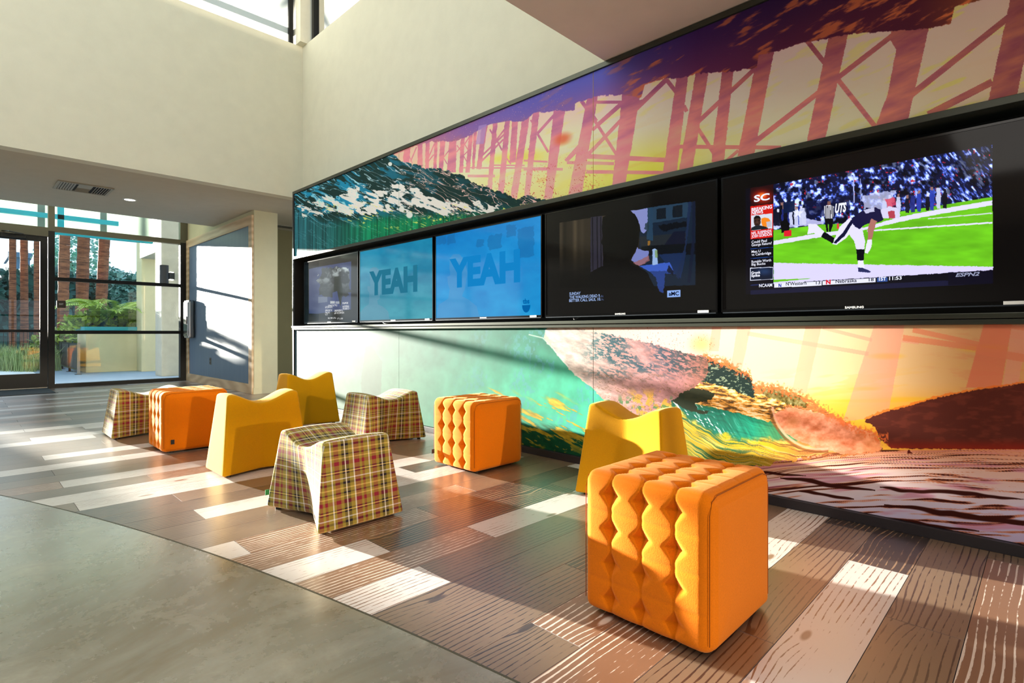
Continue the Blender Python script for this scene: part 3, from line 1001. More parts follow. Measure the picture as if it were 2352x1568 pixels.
def paint_lower():
    px, py = wall_grid(XM, YM - .03, YN, ZL0, ZL1, DENS)
    P = Paint(px, py)
    # ---- sky
    sk = np.empty(P.img.shape, f32)
    s0 = lerp_px(px, [1300, 1500, 1700, 2000, 2200, 2500], [(240, 205, 180), (236, 205, 178), (242, 214, 172), (240, 205, 150), (230, 180, 116), (220, 150, 96)])
    s1 = lerp_px(px, [1300, 1500, 1700, 2000, 2200, 2500], [(238, 204, 168), (238, 208, 172), (238, 212, 166), (238, 206, 146), (234, 182, 110), (228, 160, 90)])
    s2 = lerp_px(px, [1300, 1700, 1950, 2200, 2500], [(246, 190, 80), (248, 196, 80), (252, 190, 50), (246, 170, 60), (240, 140, 50)])
    a = ss(760, 850, py)[..., None]; b = ss(870, 955, py)[..., None]
    P.img[:] = (s0 * (1 - a) + s1 * a) * (1 - b) + s2 * b
    cl = fbm(px / 90, (py + .12 * px) / 13, 201, 4)
    P.fill((246, 186, 60), ss(.56, .68, cl) * ss(1650, 1900, px) * .3 * ss(820, 900, py))
    P.fill((232, 150, 96), ss(.56, .68, fbm(px / 60, (py - .1 * px) / 14, 205, 4)) * ss(2050, 2300, px) * .5)
    for (x, y, rx, ry) in ((2035, 818, 42, 8), (1990, 893, 40, 5), (2090, 917, 90, 6), (2000, 921, 110, 5), (2260, 800, 60, 10)):
        P.blob(x, y, rx, ry, (248, 190, 50), .8, .8)
    C = (1600, 740); sc = 3.92
    pk = (242, 160, 128)
    for q in ([(975, 40), (1118, 40), (985, 640), (850, 640)], [(1600, 20), (1872, 20), (1720, 840), (1310, 900)], [(360, 40), (480, 40), (385, 500), (285, 500)], [(130, 40), (215, 40), (190, 260), (100, 260)],
              [(2840, 20), (3010, 20), (2880, 640), (2750, 640)]):
        P.shape(Z(q, *C, sc), pk, .62, 1, 8)
    D = (1280, 740); sd = 2.1937
    P.shape(Z([(2150, 10), (2292, 10), (2238, 330), (2060, 330)], *D, sd), (236, 128, 88), .8)
    for l in [(1130, 50, 1575, 160, 32), (450, 100, 1545, 285, 38), (1850, 160, 2000, 180, 40)]:
        P.line(C[0] + l[0] / sc, C[1] + l[1] / sc, C[0] + l[2] / sc, C[1] + l[3] / sc, l[4] / sc, pk, .6)
    for l in [(1790, 38, 2130, 112, 26), (1740, 78, 2120, 130, 30), (2110, 140, 2560, 215, 40), (2270, 20, 2560, 60, 20)]:
        P.line(D[0] + l[0] / sd, D[1] + l[1] / sd, D[0] + l[2] / sd, D[1] + l[3] / sd, l[4] / sd, (238, 138, 92), .75)
    sp = (vn(px / 2.1, py / 2.1, 211) > .88) & (fbm(px / 26, py / 16, 213, 3) > .47) & (px < 1640)
    P.fill((196, 100, 76), sp * .75)
    P.blob(1608, 790, 30, 24, (214, 160, 60), .5, .9)
    # ---- headland
    mt = [(1985, 966), (1991, 963), (2027.5, 947), (2077.6, 936), (2146, 915.5), (2237, 897), (2352, 881), (2520, 858), (2800, 830), (3200, 800), (3200, 1033), (2352, 1033), (2046, 1030), (2023, 1010), (2009, 982)]
    P.shape([(x - 3, y - 4) for x, y in mt], (250, 120, 30), .7, 3, 7)
    P.shape(mt, (92, 40, 28), 1, 3.0, 5)
    w = P.win(1980, 3000, 800, 1040)
    if w:
        x, y = px[w], py[w]
        m = inpoly(x, y, mt) * ss(.45, .7, fbm(x / 26, y / 10, 221, 4)) * .5
        P.img[w] = P.img[w] * (1 - m[..., None]) + np.array([128, 58, 40], f32) * m[..., None]
        m = inpoly(x, y, mt) * ss(1005, 1032, y) * .8
        P.img[w] = P.img[w] * (1 - m[..., None]) + np.array([150, 38, 20], f32) * m[..., None]
    # ---- open water
    wy = np.interp(px, [1300, 1500, 1766, 1901, 2020, 2352, 3000], [1120, 1095, 1062, 1042, 1034, 1033, 1033])
    wm = ss(-1.5, 1.5, py - wy)
    dep = np.clip((py - wy) / 150, 0, 1.6)
    base = lerp_px(np.clip(dep * 1000, 0, 1600), [0, 120, 350, 700, 1000, 1600], [(226, 140, 90), (232, 186, 150), (236, 220, 206), (226, 216, 216), (206, 198, 214), (196, 180, 206)])
    warm = (ss(1900, 2352, px) * ss(1.0, .2, dep))[..., None]
    base = base * (1 - .55 * warm) + np.array([222, 150, 112], f32) * .55 * warm
    bb = py - .05 * (px - 1900) * np.clip(dep, 0, 1.2) + (fbm(px / 150, py / 50, 231, 2) - .5) * 14
    lg = np.log(np.clip((bb - wy) / 150, 0, 2) + .10) * 11.0
    s1_ = fbm(px / 120 + lg * .5, lg * 2.1, 233, 4, .52)
    base_o = ss(.55, .63, s1_)[..., None]
    base = base * (1 - .75 * base_o) + np.array([206, 112, 62], f32) * .75 * base_o
    dk = ss(.64, .71, s1_)[..., None]
    base = base * (1 - dk) + np.array([66, 22, 14], f32) * dk
    s2_ = fbm(px / 150 + 9, lg * .8 + 5, 237, 3)
    pkm = (ss(.56, .7, s2_) * .6)[..., None]
    base = base * (1 - pkm) + np.array([206, 128, 150], f32) * pkm
    for (x0, y0, x1, y1, wd) in ((1720, 1082, 1850, 1094, 7), (1790, 1098, 2010, 1128, 11), (2020, 1120, 2352, 1146, 10), (2030, 1160, 2352, 1205, 12), (1980, 1185, 2250, 1222, 9), (2250, 1190, 2500, 1215, 12), (1830, 1130, 1960, 1150, 8)):
        tt = np.clip((px - x0) / (x1 - x0), 0, 1)
        dd = np.abs(py - (y0 + (y1 - y0) * tt) + (fbm(px / 60, py / 30, 241, 2) - .5) * 12)
        mm = ss(wd * .62, wd * .3, dd / np.maximum(np.sin(np.clip(tt, .02, .98) * math.pi) ** .5, .1)) * ((px > x0) & (px < x1))
        base = base * (1 - mm[..., None]) + np.array([60, 20, 12], f32) * mm[..., None]
    P.fill(base, wm)
    P.shape([(2083, 1042), (2085, 1034), (2088, 1033), (2090, 1037), (2095, 1041), (2096, 1043)], (90, 26, 20))
    # ---- breaking wave, right of the lip
    body = Z([(40, 300), (270, 370), (480, 470), (500, 560), (780, 600), (980, 680), (1200, 830), (1330, 890), (1450, 950), (1590, 1000), (1660, 1080), (1650, 1150), (1400, 1200), (1180, 1200), (650, 1280), (0, 1340), (-700, 1420), (-1150, 1200), (-1100, 760), (-250, 740)], *C, sc)
    w = P.win(1290, 2040, 800, 1125)
    x, y = px[w], py[w]
    n5 = (fbm(x / 5, y / 5, 301, 3) - .5); n12 = (fbm(x / 14, y / 14, 303, 3) - .5)
    bm_ = inpoly(x + n5 * 14 + n12 * 12, y + n5 * 12 + n12 * 16, body).astype(f32)
    cx, cy = (x - 1600) * sc, (y - 740) * sc                           # crop coordinates
    r = np.hypot((cx - 1100) * .75, cy - 20) + (fbm(cx / 260, cy / 260, 305, 3) - .5) * 160
    th = np.arctan2(cy - 20, (cx - 1100) * .75)
    face = lerp_px(r, [700, 850, 950, 1040, 1130, 1250, 1500], [(206, 120, 60), (212, 140, 50), (206, 150, 60), (214, 166, 40), (218, 180, 24), (206, 164, 40), (150, 150, 40)])
    rt = ss(500, 1100, cx)[..., None]
    face = face * (1 - rt) + np.array([196, 118, 60], f32) * rt
    st_ = fbm(th * 5, r / 8, 307, 4, .62)
    k = (ss(.53, .60, st_) * .85)[..., None]
    gcol = lerp_px(cx, [-400, 300, 700, 1200], [(20, 84, 62), (30, 96, 60), (120, 84, 40), (120, 60, 30)])
    face = face * (1 - k) + gcol * k
    k = (ss(.60, .70, fbm(th * 6 + 4, r / 9 + 3, 309, 3)) * .6)[..., None]
    face = face * (1 - k) + np.array([250, 214, 110], f32) * k
    # emerald curtain under the lip
    band = ss(60, 0, np.abs(cy - np.interp(cx, [-250, 0, 200, 400, 600, 720], [640, 830, 880, 920, 940, 1010])) - np.interp(cx, [-250, 0, 300, 600, 720], [70, 70, 110, 90, 20]) + n12 * 90)
    em = lerp_px(cx, [-250, 150, 500, 700], [(22, 96, 74), (16, 110, 84), (20, 130, 96), (60, 130, 80)])
    drip = fbm(th * 3, r / 9, 311, 3) * .45 + fbm(cx / 15 - cy / 26, cy / 110, 312, 3) * .55
    em = em * (.6 + .8 * drip[..., None])
    k = (ss(.58, .66, drip) * ss(420, 150, cx))[..., None]
    em = em * (1 - k) + np.array([214, 222, 214], f32) * k
    face = face * (1 - band[..., None]) + em * band[..., None]
    # golden roof, dark hollow, dark crest
    k = inpoly(cx + n12 * 40, cy + n12 * 40, [(-60, 560), (130, 540), (480, 640), (820, 690), (980, 740), (780, 760), (640, 900), (480, 850), (200, 780), (0, 740), (-120, 700)]).astype(f32)[..., None]
    g = fbm(cx / 60 + cy / 90, cy / 14 - cx / 80, 313, 4)
    gold = np.array([224, 156, 62], f32) * (.55 + .9 * g[..., None])
    gold = gold * (1 - ss(.57, .66, g)[..., None]) + np.array([252, 222, 160], f32) * ss(.57, .66, g)[..., None]
    dkk = ss(.46, .38, g)[..., None] * .8
    gold = gold * (1 - dkk) + np.array([70, 50, 24], f32) * dkk
    face = face * (1 - k) + gold * k
    k = inpoly(cx + n5 * 30, cy + n5 * 30, [(-240, 700), (-90, 590), (40, 600), (160, 640), (120, 700), (-20, 730), (0, 790), (120, 800), (60, 830), (-120, 780)]).astype(f32)[..., None] * .95
    face = face * (1 - k) + np.array([30, 38, 16], f32) * k
    k = inpoly(cx + n5 * 50, cy + n5 * 50, [(20, 330), (160, 340), (290, 420), (470, 480), (500, 560), (520, 690), (420, 650), (300, 600), (130, 550), (40, 540)]).astype(f32)[..., None]
    ck = np.array([12, 38, 32], f32) + ss(.6, .68, fbm(cx / 26, cy / 12, 317, 3))[..., None] * np.array([120, 110, 80], f32)
    face = face * (1 - k) + ck * k
    k = inpoly(cx + n5 * 60, cy + n5 * 50, [(560, 600), (760, 610), (900, 660), (1000, 740), (960, 770), (800, 730), (620, 670)]).astype(f32)[..., None] * .85
    face = face * (1 - k) + (np.array([96, 92, 40], f32) + n5[..., None] * 180) * k
    # ball of foam
    k = inpoly(cx + n12 * 60, cy + n12 * 60, [(690, 840), (800, 780), (960, 780), (1180, 840), (1330, 900), (1480, 960), (1600, 1000), (1660, 1090), (1650, 1160), (1400, 1190), (1100, 1150), (900, 1060), (760, 980)]).astype(f32)[..., None]
    q = fbm(cx / 70, cy / 50, 319, 5, .6)
    foam = np.array([232, 142, 98], f32) + (q[..., None] - .5) * np.array([110, 120, 120], f32)
    foam = foam * (1 - .35 * ss(1350, 1600, cx)[..., None]) + np.array([226, 130, 50], f32) * .35 * ss(1350, 1600, cx)[..., None]
    sh = ss(.25, .0, np.hypot((cx - 860) / 420, (cy - 900) / 300))[..., None]
    foam = foam * (1 - .5 * sh) + np.array([190, 120, 60], f32) * .5 * sh
    face = face * (1 - k) + foam * k
    for rr, cc, aa in ((905, (244, 178, 140), .8), (930, (120, 70, 30), .7)):
        k = (ss(16, 5, np.abs(np.hypot((cx - 1100) * 1.0, (cy - 720) * 1.0) - (rr - 480))) * (cx < 1180) * (cy > 760) * aa)[..., None]
        face = face * (1 - k) + np.array(cc, f32) * k
    # burning edge of spray along the crest
    cyl = np.interp(x, [1610, 1669, 1722, 1728, 1799, 1850, 1906, 1939, 1970, 2018], [818, 834, 860, 883, 893, 913, 951, 967, 985, 1003])
    k = (ss(16, 2, np.abs(y - cyl - 2 + n5 * 26)) * (fbm(x / 4, y / 4, 323, 2) > .42) * (x > 1612))[..., None] * .85
    P.img[w] = P.img[w] * (1 - bm_[..., None]) + face * bm_[..., None]
    P.img[w] = P.img[w] * (1 - k) + np.array([232, 110, 50], f32) * k
    # ---- clear green water, left
    lb = np.interp(py, [700, 757, 776, 804, 840, 861, 889, 916, 945, 1000, 1080], [1240, 1256, 1246, 1272, 1300, 1320, 1358, 1384, 1430, 1480, 1560]) + (fbm(px / 8, py / 8, 331, 3) - .5) * 14
    lm = ss(1.5, -1.5, px - lb)
    top = lerp_px(px, [670, 780, 900, 1050, 1200, 1400], [(112, 150, 172), (116, 156, 150), (96, 150, 128), (70, 146, 124), (40, 136, 112), (30, 120, 90)])
    botm = lerp_px(px, [670, 780, 900, 1050, 1200, 1400], [(150, 170, 170), (140, 176, 150), (124, 178, 142), (92, 180, 146), (70, 190, 152), (64, 190, 150)])
    k = ss(770, 900, py)[..., None]
    wat = top * (1 - k) + botm * k
    wat = wat * (.86 + .28 * fbm(px / 20, py / 26, 333, 4)[..., None])
    k = (ss(.5, .64, fbm(px / 5, py / 9, 335, 3)) * ss(.42, .6, fbm(px / 50, py / 40, 337, 2)) * ss(1000, 1150, px) * .5)[..., None]
    wat = wat * (1 - k) + np.array([88, 168, 186], f32) * k
    for (q, al_) in (([(838, 796), (850, 792), (876, 830), (872, 910), (830, 915), (826, 880)], .45), ([(729, 786), (733, 775), (740, 776), (741, 800), (737, 806), (752, 850), (738, 850), (731, 812)], .5),
                     ([(697, 775), (716, 772), (742, 830), (752, 860), (712, 860)], .3)):
        s = Paint(px, py); s.shape(q, (1, 1, 1), al_, 2, 9)
        k = s.img[..., :1]
        wat = wat * (1 - k) + np.array([110, 112, 96], f32) * k
    # olive and dark green reef streaks
    fanl = np.interp(px, [1000, 1100, 1140, 1200, 1280, 1360, 1500], [990, 905, 880, 918, 905, 960, 1010])
    al, be = px * .89 + py * .46, py * .89 - px * .46
    n = fbm(al / 46, be / 8, 341, 4, .55)
    dgm = ss(-14, 18, py - np.interp(px, [980, 1100, 1200, 1300, 1400], [1000, 965, 968, 985, 1010]) + (n - .5) * 60)
    k = dgm[..., None]
    wat = wat * (1 - k) + np.array([16, 84, 54], f32) * (.7 + .6 * fbm(al / 30, be / 12, 343, 3)[..., None]) * k
    k = (ss(.53, .60, n) * ss(-6, 24, py - fanl + (n - .5) * 40) * ss(1075, 1000, py))[..., None]
    wat = wat * (1 - k) + np.array([206, 172, 44], f32) * (.75 + .5 * fbm(al / 14, be / 5, 345, 3)[..., None]) * k
    k = (ss(.66, .74, fbm(al / 12, be / 4, 347, 3)) * ss(990, 1010, py) * .9)[..., None]
    wat = wat * (1 - k) + np.array([190, 160, 50], f32) * k
    P.fill(wat, lm)
    # ---- the thick falling lip
    lip = [(1248, 752), (1290, 745), (1361.6, 763), (1402, 767.6), (1476, 784.6), (1572, 810), (1621, 820.8), (1626, 850), (1616.7, 876), (1574, 897), (1540, 918.6), (1531.6, 937), (1508, 950), (1455, 955), (1423, 932), (1380.7, 916), (1357, 888.8), (1319, 861), (1300, 840), (1270, 803.8), (1256, 775)]
    w = P.win(1225, 1650, 735, 975)
    x, y = px[w], py[w]
    n5 = fbm(x / 5, y / 5, 351, 3) - .5
    m = inpoly(x + n5 * 12, y + n5 * 12, lip).astype(f32)[..., None]
    al, be = x * .95 + y * .3, y * .95 - x * .3
    col = lerp_px(x, [1250, 1330, 1420, 1560, 1630], [(222, 214, 204), (214, 190, 176), (196, 150, 136), (170, 120, 110), (150, 96, 74)])
    f = fbm(al / 16, be / 7, 353, 4, .6)
    col = col * (.72 + .56 * f[..., None])
    dkm = ss(.46, .54, fbm(al / 8, be / 3.2, 355, 4, .62)) * ss(.2, .45, fbm(x / 70, y / 30, 357, 2)) * ss(1310, 1390, x) * ss(885, 840, y)
    dkc = lerp_px(x, [1300, 1400, 1520, 1620], [(70, 140, 136), (44, 86, 92), (58, 78, 88), (70, 66, 52)])
    col = col * (1 - dkm[..., None]) + dkc * dkm[..., None]
    k = (ss(.5, .6, fbm(x / 12, y / 16, 359, 4)) * ss(885, 915, y) * ss(1420, 1460, x))[..., None] * .9
    col = col * (1 - k) + np.array([212, 160, 46], f32) * k
    k = (ss(.6, .68, fbm(x / 9, y / 12, 361, 4)) * ss(900, 925, y))[..., None] * .8
    col = col * (1 - k) + np.array([60, 120, 60], f32) * k
    rid = 1 - np.abs(2 * fbm(x / 22 + 3 * f, y / 16 + 2 * f, 363, 3) - 1)
    k = (ss(.93, .98, rid) * ss(830, 880, y) * .7)[..., None]
    col = col * (1 - k) + np.array([120, 90, 60], f32) * k
    P.img[w] = P.img[w] * (1 - m) + col * m
    for a_, b_ in zip([(1212, 768), (1245, 776), (1268, 800), (1288, 826)], [(1245, 776), (1268, 800), (1288, 826), (1322, 862)]):
        P.line(*a_, *b_, 3, (222, 222, 212), .7)
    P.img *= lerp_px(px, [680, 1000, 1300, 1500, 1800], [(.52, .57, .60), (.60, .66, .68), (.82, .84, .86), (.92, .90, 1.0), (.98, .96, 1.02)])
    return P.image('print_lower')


def print_mat(name, im, rough=0.62, spec=0.12):
    t = NT(name)
    tx = t.new('ShaderNodeTexImage'); tx.image = im; tx.extension = 'EXTEND'
    t.lk(tx.outputs[0], t.bsdf.inputs['Base Color'])
    t.setp(Roughness=rough)
    t.bsdf.inputs['Specular IOR Level'].default_value = spec
    t.bump(t.noise(t.coord('Object'), 700, 1), 0.03, 0.0005)
    return t.m


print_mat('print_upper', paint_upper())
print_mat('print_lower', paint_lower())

fw = empty('mural_wall', (XM, YM, 0), 'long feature wall printed with a breaking wave and a pier at sunset, framed in dark grey metal', 'mural')
seams = [YM - .03, 4.746, 2.313, -.12, YN]
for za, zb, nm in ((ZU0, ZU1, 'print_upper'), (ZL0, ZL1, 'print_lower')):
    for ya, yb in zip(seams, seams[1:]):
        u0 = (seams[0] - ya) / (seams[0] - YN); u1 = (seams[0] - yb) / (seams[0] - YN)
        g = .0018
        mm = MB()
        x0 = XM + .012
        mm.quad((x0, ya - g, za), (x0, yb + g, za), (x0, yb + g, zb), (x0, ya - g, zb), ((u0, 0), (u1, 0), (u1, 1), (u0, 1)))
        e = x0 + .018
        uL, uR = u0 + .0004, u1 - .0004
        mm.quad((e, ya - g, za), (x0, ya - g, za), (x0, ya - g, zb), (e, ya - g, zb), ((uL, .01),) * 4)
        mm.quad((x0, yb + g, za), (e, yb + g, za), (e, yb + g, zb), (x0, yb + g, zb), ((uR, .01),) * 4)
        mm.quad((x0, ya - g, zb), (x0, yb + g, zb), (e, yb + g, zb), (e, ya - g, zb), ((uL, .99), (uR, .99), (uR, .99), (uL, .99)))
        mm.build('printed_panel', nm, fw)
box('core', 'recess_black', XM + .03, XM + .26, YN, YM - .004, 0.0, .99, fw)
box('core', 'recess_black', XM + .03, XM + .26, YN, YM - .004, 1.94, 2.835, fw)
box('recess_back', 'recess_black', XM + .20, XM + .26, YN, YM - .004, .99, 1.94, fw)
box('recess_cheek', 'recess_black', XM + .008, XM + .2, YM - .03, YM - .004, .99, 1.94, fw)
box('top_frame', 'grey_trim', XM, XM + .29, YN, YM, 2.802, 2.838, fw, bevel=.002)
box('end_frame', 'steel', XM, XM + .28, YM - .004, YM + .012, 0.0, 2.838, fw)
box('end_trim', 'dark_trim', XM, XM + .03, YM - .028, YM - .005, 0.05, .985, fw)
box('end_trim', 'dark_trim', XM, XM + .03, YM - .028, YM - .005, 1.966, 2.802, fw)
box('recess_head', 'grey_trim', XM - .004, XM + .2, YN, YM - .004, 1.93, 1.964, fw, bevel=.002)
box('ledge', 'grey_trim', XM - .022, XM + .2, YN, YM - .004, 1.012, 1.036, fw, bevel=.003)
box('ledge_nosing', 'grey_trim', XM - .012, XM + .05, YN, YM - .004, .986, 1.009, fw, bevel=.003)
box('baseboard', 'dark_trim', XM - .014, XM + .03, YN, YM - .004, 0.0, .05, fw, bevel=.002)

# ------------------------------------------------------------------ televisions
XF = XM + .058
ZT0, ZT1 = 1.071, 1.878
TV_PX = [(699, 822.5), (826, 995), (1000, 1245), (1252, 1648.5)]
TV_Y = [(on_x(a, 700, XF).y, on_x(b, 700, XF).y) for a, b in TV_PX]
TV_Y.append((on_x(1657, 700, XF).y, on_x(1657, 700, XF).y - 1.385))
TD = 520


def tv_canvas(k):
    ya, yb = TV_Y[k]
    return Paint(*wall_grid(XF, ya - .012, yb + .012, ZT0 + .018, ZT1 - .012, TD))


def screen_1():
    P = tv_canvas(0); px, py = P.px, P.py
    P.img[:] = np.array([10, 14, 18], f32)
    cx, cy = (px - 690) * 7.587, (py - 560) * 7.587
    n = fbm(cx / 90, cy / 90, 401, 4)
    m = inpoly(cx, cy, [(320, 290), (985, 150), (985, 1340), (320, 1360)])
    P.fill((58, 56, 50), m * .8)
    m = inpoly(cx, cy, [(150, 440), (320, 400), (885, 305), (880, 1140), (300, 1215), (150, 1210)])
    P.fill((74, 86, 130), m * .9)
    m = inpoly(cx + (n - .5) * 160, cy + (n - .5) * 160, [(330, 400), (640, 390), (860, 450), (860, 900), (330, 900)])
    P.img[:] = np.where(m[..., None], (np.array([150, 160, 160], f32) * (.4 + 1.0 * ss(.35, .7, n)[..., None] * ss(900, 350, cy)[..., None])), P.img)
    for pts, c in (([(590, 570), (700, 560), (740, 820), (700, 1080), (620, 1000), (580, 800)], (46, 54, 46)), ([(560, 850), (640, 820), (690, 1080), (560, 1100)], (76, 90, 140)),
                   ([(310, 920), (470, 920), (470, 1010), (310, 1030)], (120, 130, 150)), ([(520, 995), (600, 995), (600, 1040), (520, 1040)], (210, 214, 214)), ([(610, 1000), (680, 1000), (680, 1042), (610, 1042)], (180, 186, 196))):
        P.shape(Z(pts, 690, 560, 7.587), c, .9)
    for (x0, x1, y) in ((430, 560, 1100), (430, 550, 1155), (430, 515, 1195), (430, 478, 1228), (590, 740, 1160), (590, 760, 1200), (478, 620, 1290), (640, 740, 1298), (480, 640, 1075), (730, 830, 1030), (735, 850, 1085), (735, 850, 1125)):
        w = P.win(690 + x0 / 7.587, 690 + x1 / 7.587, 560 + (y - 13) / 7.587, 560 + (y + 13) / 7.587)
        if w:
            d = (vn(P.px[w] * 1.7, P.py[w] * 1.1, 411) > .45)[..., None] * .9
            P.img[w] = P.img[w] * (1 - d) + np.array([225, 225, 225], f32) * d
    return P.image('screen_1')


def person_shape(P, pts, col, al=.55):
    P.shape(pts, col, al, .8, 8, 5)


def screen_2():
    P = tv_canvas(1); px, py = P.px, P.py
    cx, cy = (px - 690) * 7.587, (py - 560) * 7.587
    n = fbm(cx / 300, cy / 200, 421, 4)
    t = ss(0, 1300, cy)[..., None]
    P.img[:] = np.array([20, 140, 182], f32) * (1 - t) + np.array([32, 150, 172], f32) * t
    P.img += (n[..., None] - .5) * np.array([60, 50, 40], f32)
    P.fill((60, 165, 190), ss(.3, .7, n) * ss(100, 500, cy) * ss(980, 800, cy) * .5)
    person_shape(P, Z([(1215, 430), (1270, 405), (1330, 410), (1390, 470), (1405, 620), (1395, 860), (1385, 950), (1340, 980), (1350, 1050), (1440, 1090), (1530, 1180), (1560, 1330), (1030, 1330), (1040, 1190), (1130, 1090), (1195, 1050), (1200, 860), (1170, 800), (1172, 735), (1220, 740), (1210, 560)], 690, 560, 7.587), (104, 146, 172))
    return P.image('screen_2')


def screen_3():
    P = tv_canvas(2); px, py = P.px, P.py
    cx, cy = (px - 640) * 3.5636, (py - 380) * 3.5636
    n = fbm(cx / 200, cy / 150, 431, 4)
    t = ss(450, 1250, cy)[..., None]
    P.img[:] = np.array([18, 140, 215], f32) * (1 - t) + np.array([10, 152, 220], f32) * t
    P.img += (n[..., None] - .5) * np.array([50, 50, 36], f32)
    for b in ([(1380, 570), (1445, 560), (1445, 640), (1380, 650)], [(1715, 575), (1825, 555), (1825, 675), (1715, 690)], [(1865, 490), (1945, 480), (1945, 575), (1865, 585)], [(1960, 520), (2090, 490), (2090, 740), (1960, 760)], [(1290, 585), (1370, 570), (1370, 640), (1290, 650)], [(1620, 610), (1680, 600), (1680, 660), (1620, 670)]):
        P.shape(Z(b, 640, 380, 3.5636), (14, 104, 168), .5, 3, 5)
    person_shape(P, Z([(1400, 760), (1430, 725), (1480, 725), (1520, 770), (1545, 880), (1525, 1010), (1500, 1070), (1560, 1100), (1620, 1150), (1650, 1250), (1290, 1250), (1310, 1140), (1390, 1085), (1400, 1010), (1385, 960), (1380, 910), (1405, 900), (1400, 840)], 640, 380, 3.5636), (92, 150, 205))
    return P.image('screen_3')


def screen_4():
    P = tv_canvas(3); px, py = P.px, P.py
    cx, cy = (px - 1240) * 4.2, (py - 420) * 4.2
    P.img[:] = np.array([9, 8, 8], f32)
    pic = inpoly(cx, cy, [(190, 385), (1500, 178), (1500, 985), (190, 1010)])
    n = fbm(cx / 60, cy / 40, 441, 4)
    cur = np.array([40, 34, 25], f32) * (.4 + 1.4 * vn(cx / 34, cy * 0, 443)[..., None])
    P.img[:] = np.where(pic[..., None], cur * ss(1000, 500, cy)[..., None] + 4, P.img)

    def q(pts, c, a=.95, w=5):
        P.shape(Z(pts, 1240, 420, 4.2), c, a, w / 4.2, 5)
    q([(490, 330), (600, 318), (612, 830), (490, 860)], (44, 42, 58), .9)
    for x in (500, 545, 580):
        q([(x, 330), (x + 14, 328), (x + 18, 840), (x + 6, 845)], (20, 18, 26), .9, 1)
    q([(960, 250), (1500, 180), (1500, 985), (960, 1000)], (20, 34, 52), 1)
    q([(960, 520), (1410, 480), (1410, 640), (980, 660)], (34, 40, 44), .9)
    q([(1090, 232), (1430, 186), (1430, 330), (1090, 385)], (36, 60, 82), 1)
    q([(1125, 252), (1215, 240), (1215, 345), (1125, 352)], (14, 20, 28), .9)
    q([(1280, 226), (1375, 212), (1375, 325), (1280, 338)], (14, 20, 28), .9)
    q([(1040, 240), (1090, 232), (1090, 560), (1030, 540)], (34, 64, 90), .9)
    q([(1130, 410), (1410, 370), (1420, 420), (1180, 470)], (8, 12, 18), .9, 14)
    q([(1290, 470), (1400, 460), (1400, 590), (1200, 600)], (16, 20, 40), .9, 8)
    q([(880, 268), (1040, 245), (1035, 450), (1000, 490), (975, 470), (960, 400)], (130, 138, 196), 1, 6)
    q([(1010, 390), (1050, 380), (1050, 470), (1010, 440)], (30, 50, 60), .8, 10)
    q([(980, 610), (1500, 580), (1500, 690), (960, 700)], (10, 14, 20), .9)
    q([(1145, 690), (1410, 670), (1360, 920), (1290, 870)], (24, 44, 84), .9)
    q([(1430, 185), (1465, 182), (1400, 700), (1340, 930), (1310, 900), (1400, 600)], (26, 42, 74), .9, 8)
    q([(1470, 182), (1498, 178), (1490, 640), (1450, 960), (1420, 960), (1465, 560)], (18, 26, 48), .9, 8)
    q([(960, 800), (1250, 765), (1290, 850), (1060, 855)], (58, 92, 190), 1, 6)
    q([(1060, 850), (1290, 850), (1300, 880), (1210, 870), (1190, 1060), (1150, 1050), (1120, 920)], (40, 66, 140), .9, 10)
    q([(1240, 790), (1290, 850), (1290, 890), (1225, 850)], (12, 14, 24), .8, 8)
    q([(1085, 640), (1105, 630), (1130, 645), (1135, 785), (1085, 790)], (150, 180, 226), 1, 5)
    q([(1108, 650), (1135, 648), (1138, 720), (1112, 720)], (120, 150, 90), .8, 3)
    q([(880, 745), (940, 622), (985, 650), (1050, 650), (1045, 745), (960, 800)], (118, 128, 190), 1, 10)
    q([(900, 770), (1050, 700), (1060, 750), (960, 800)], (150, 96, 96), .8, 8)
    q([(1040, 560), (1065, 555), (1062, 600), (1040, 605)], (150, 104, 40), .9, 3)
    q([(606, 330), (700, 285), (870, 272), (915, 300), (948, 360), (966, 450), (948, 600), (900, 690), (862, 745), (880, 790), (960, 815), (1035, 860), (1075, 940), (1110, 1015), (460, 1015), (476, 890), (520, 840), (610, 800), (612, 700), (604, 600), (590, 575), (604, 520), (598, 430)], (5, 5, 6), 1, 4)
    q([(1228, 1038), (1356, 1030), (1356, 1096), (1228, 1102)], (140, 176, 240), 1, 0)
    return P.image('screen_4')


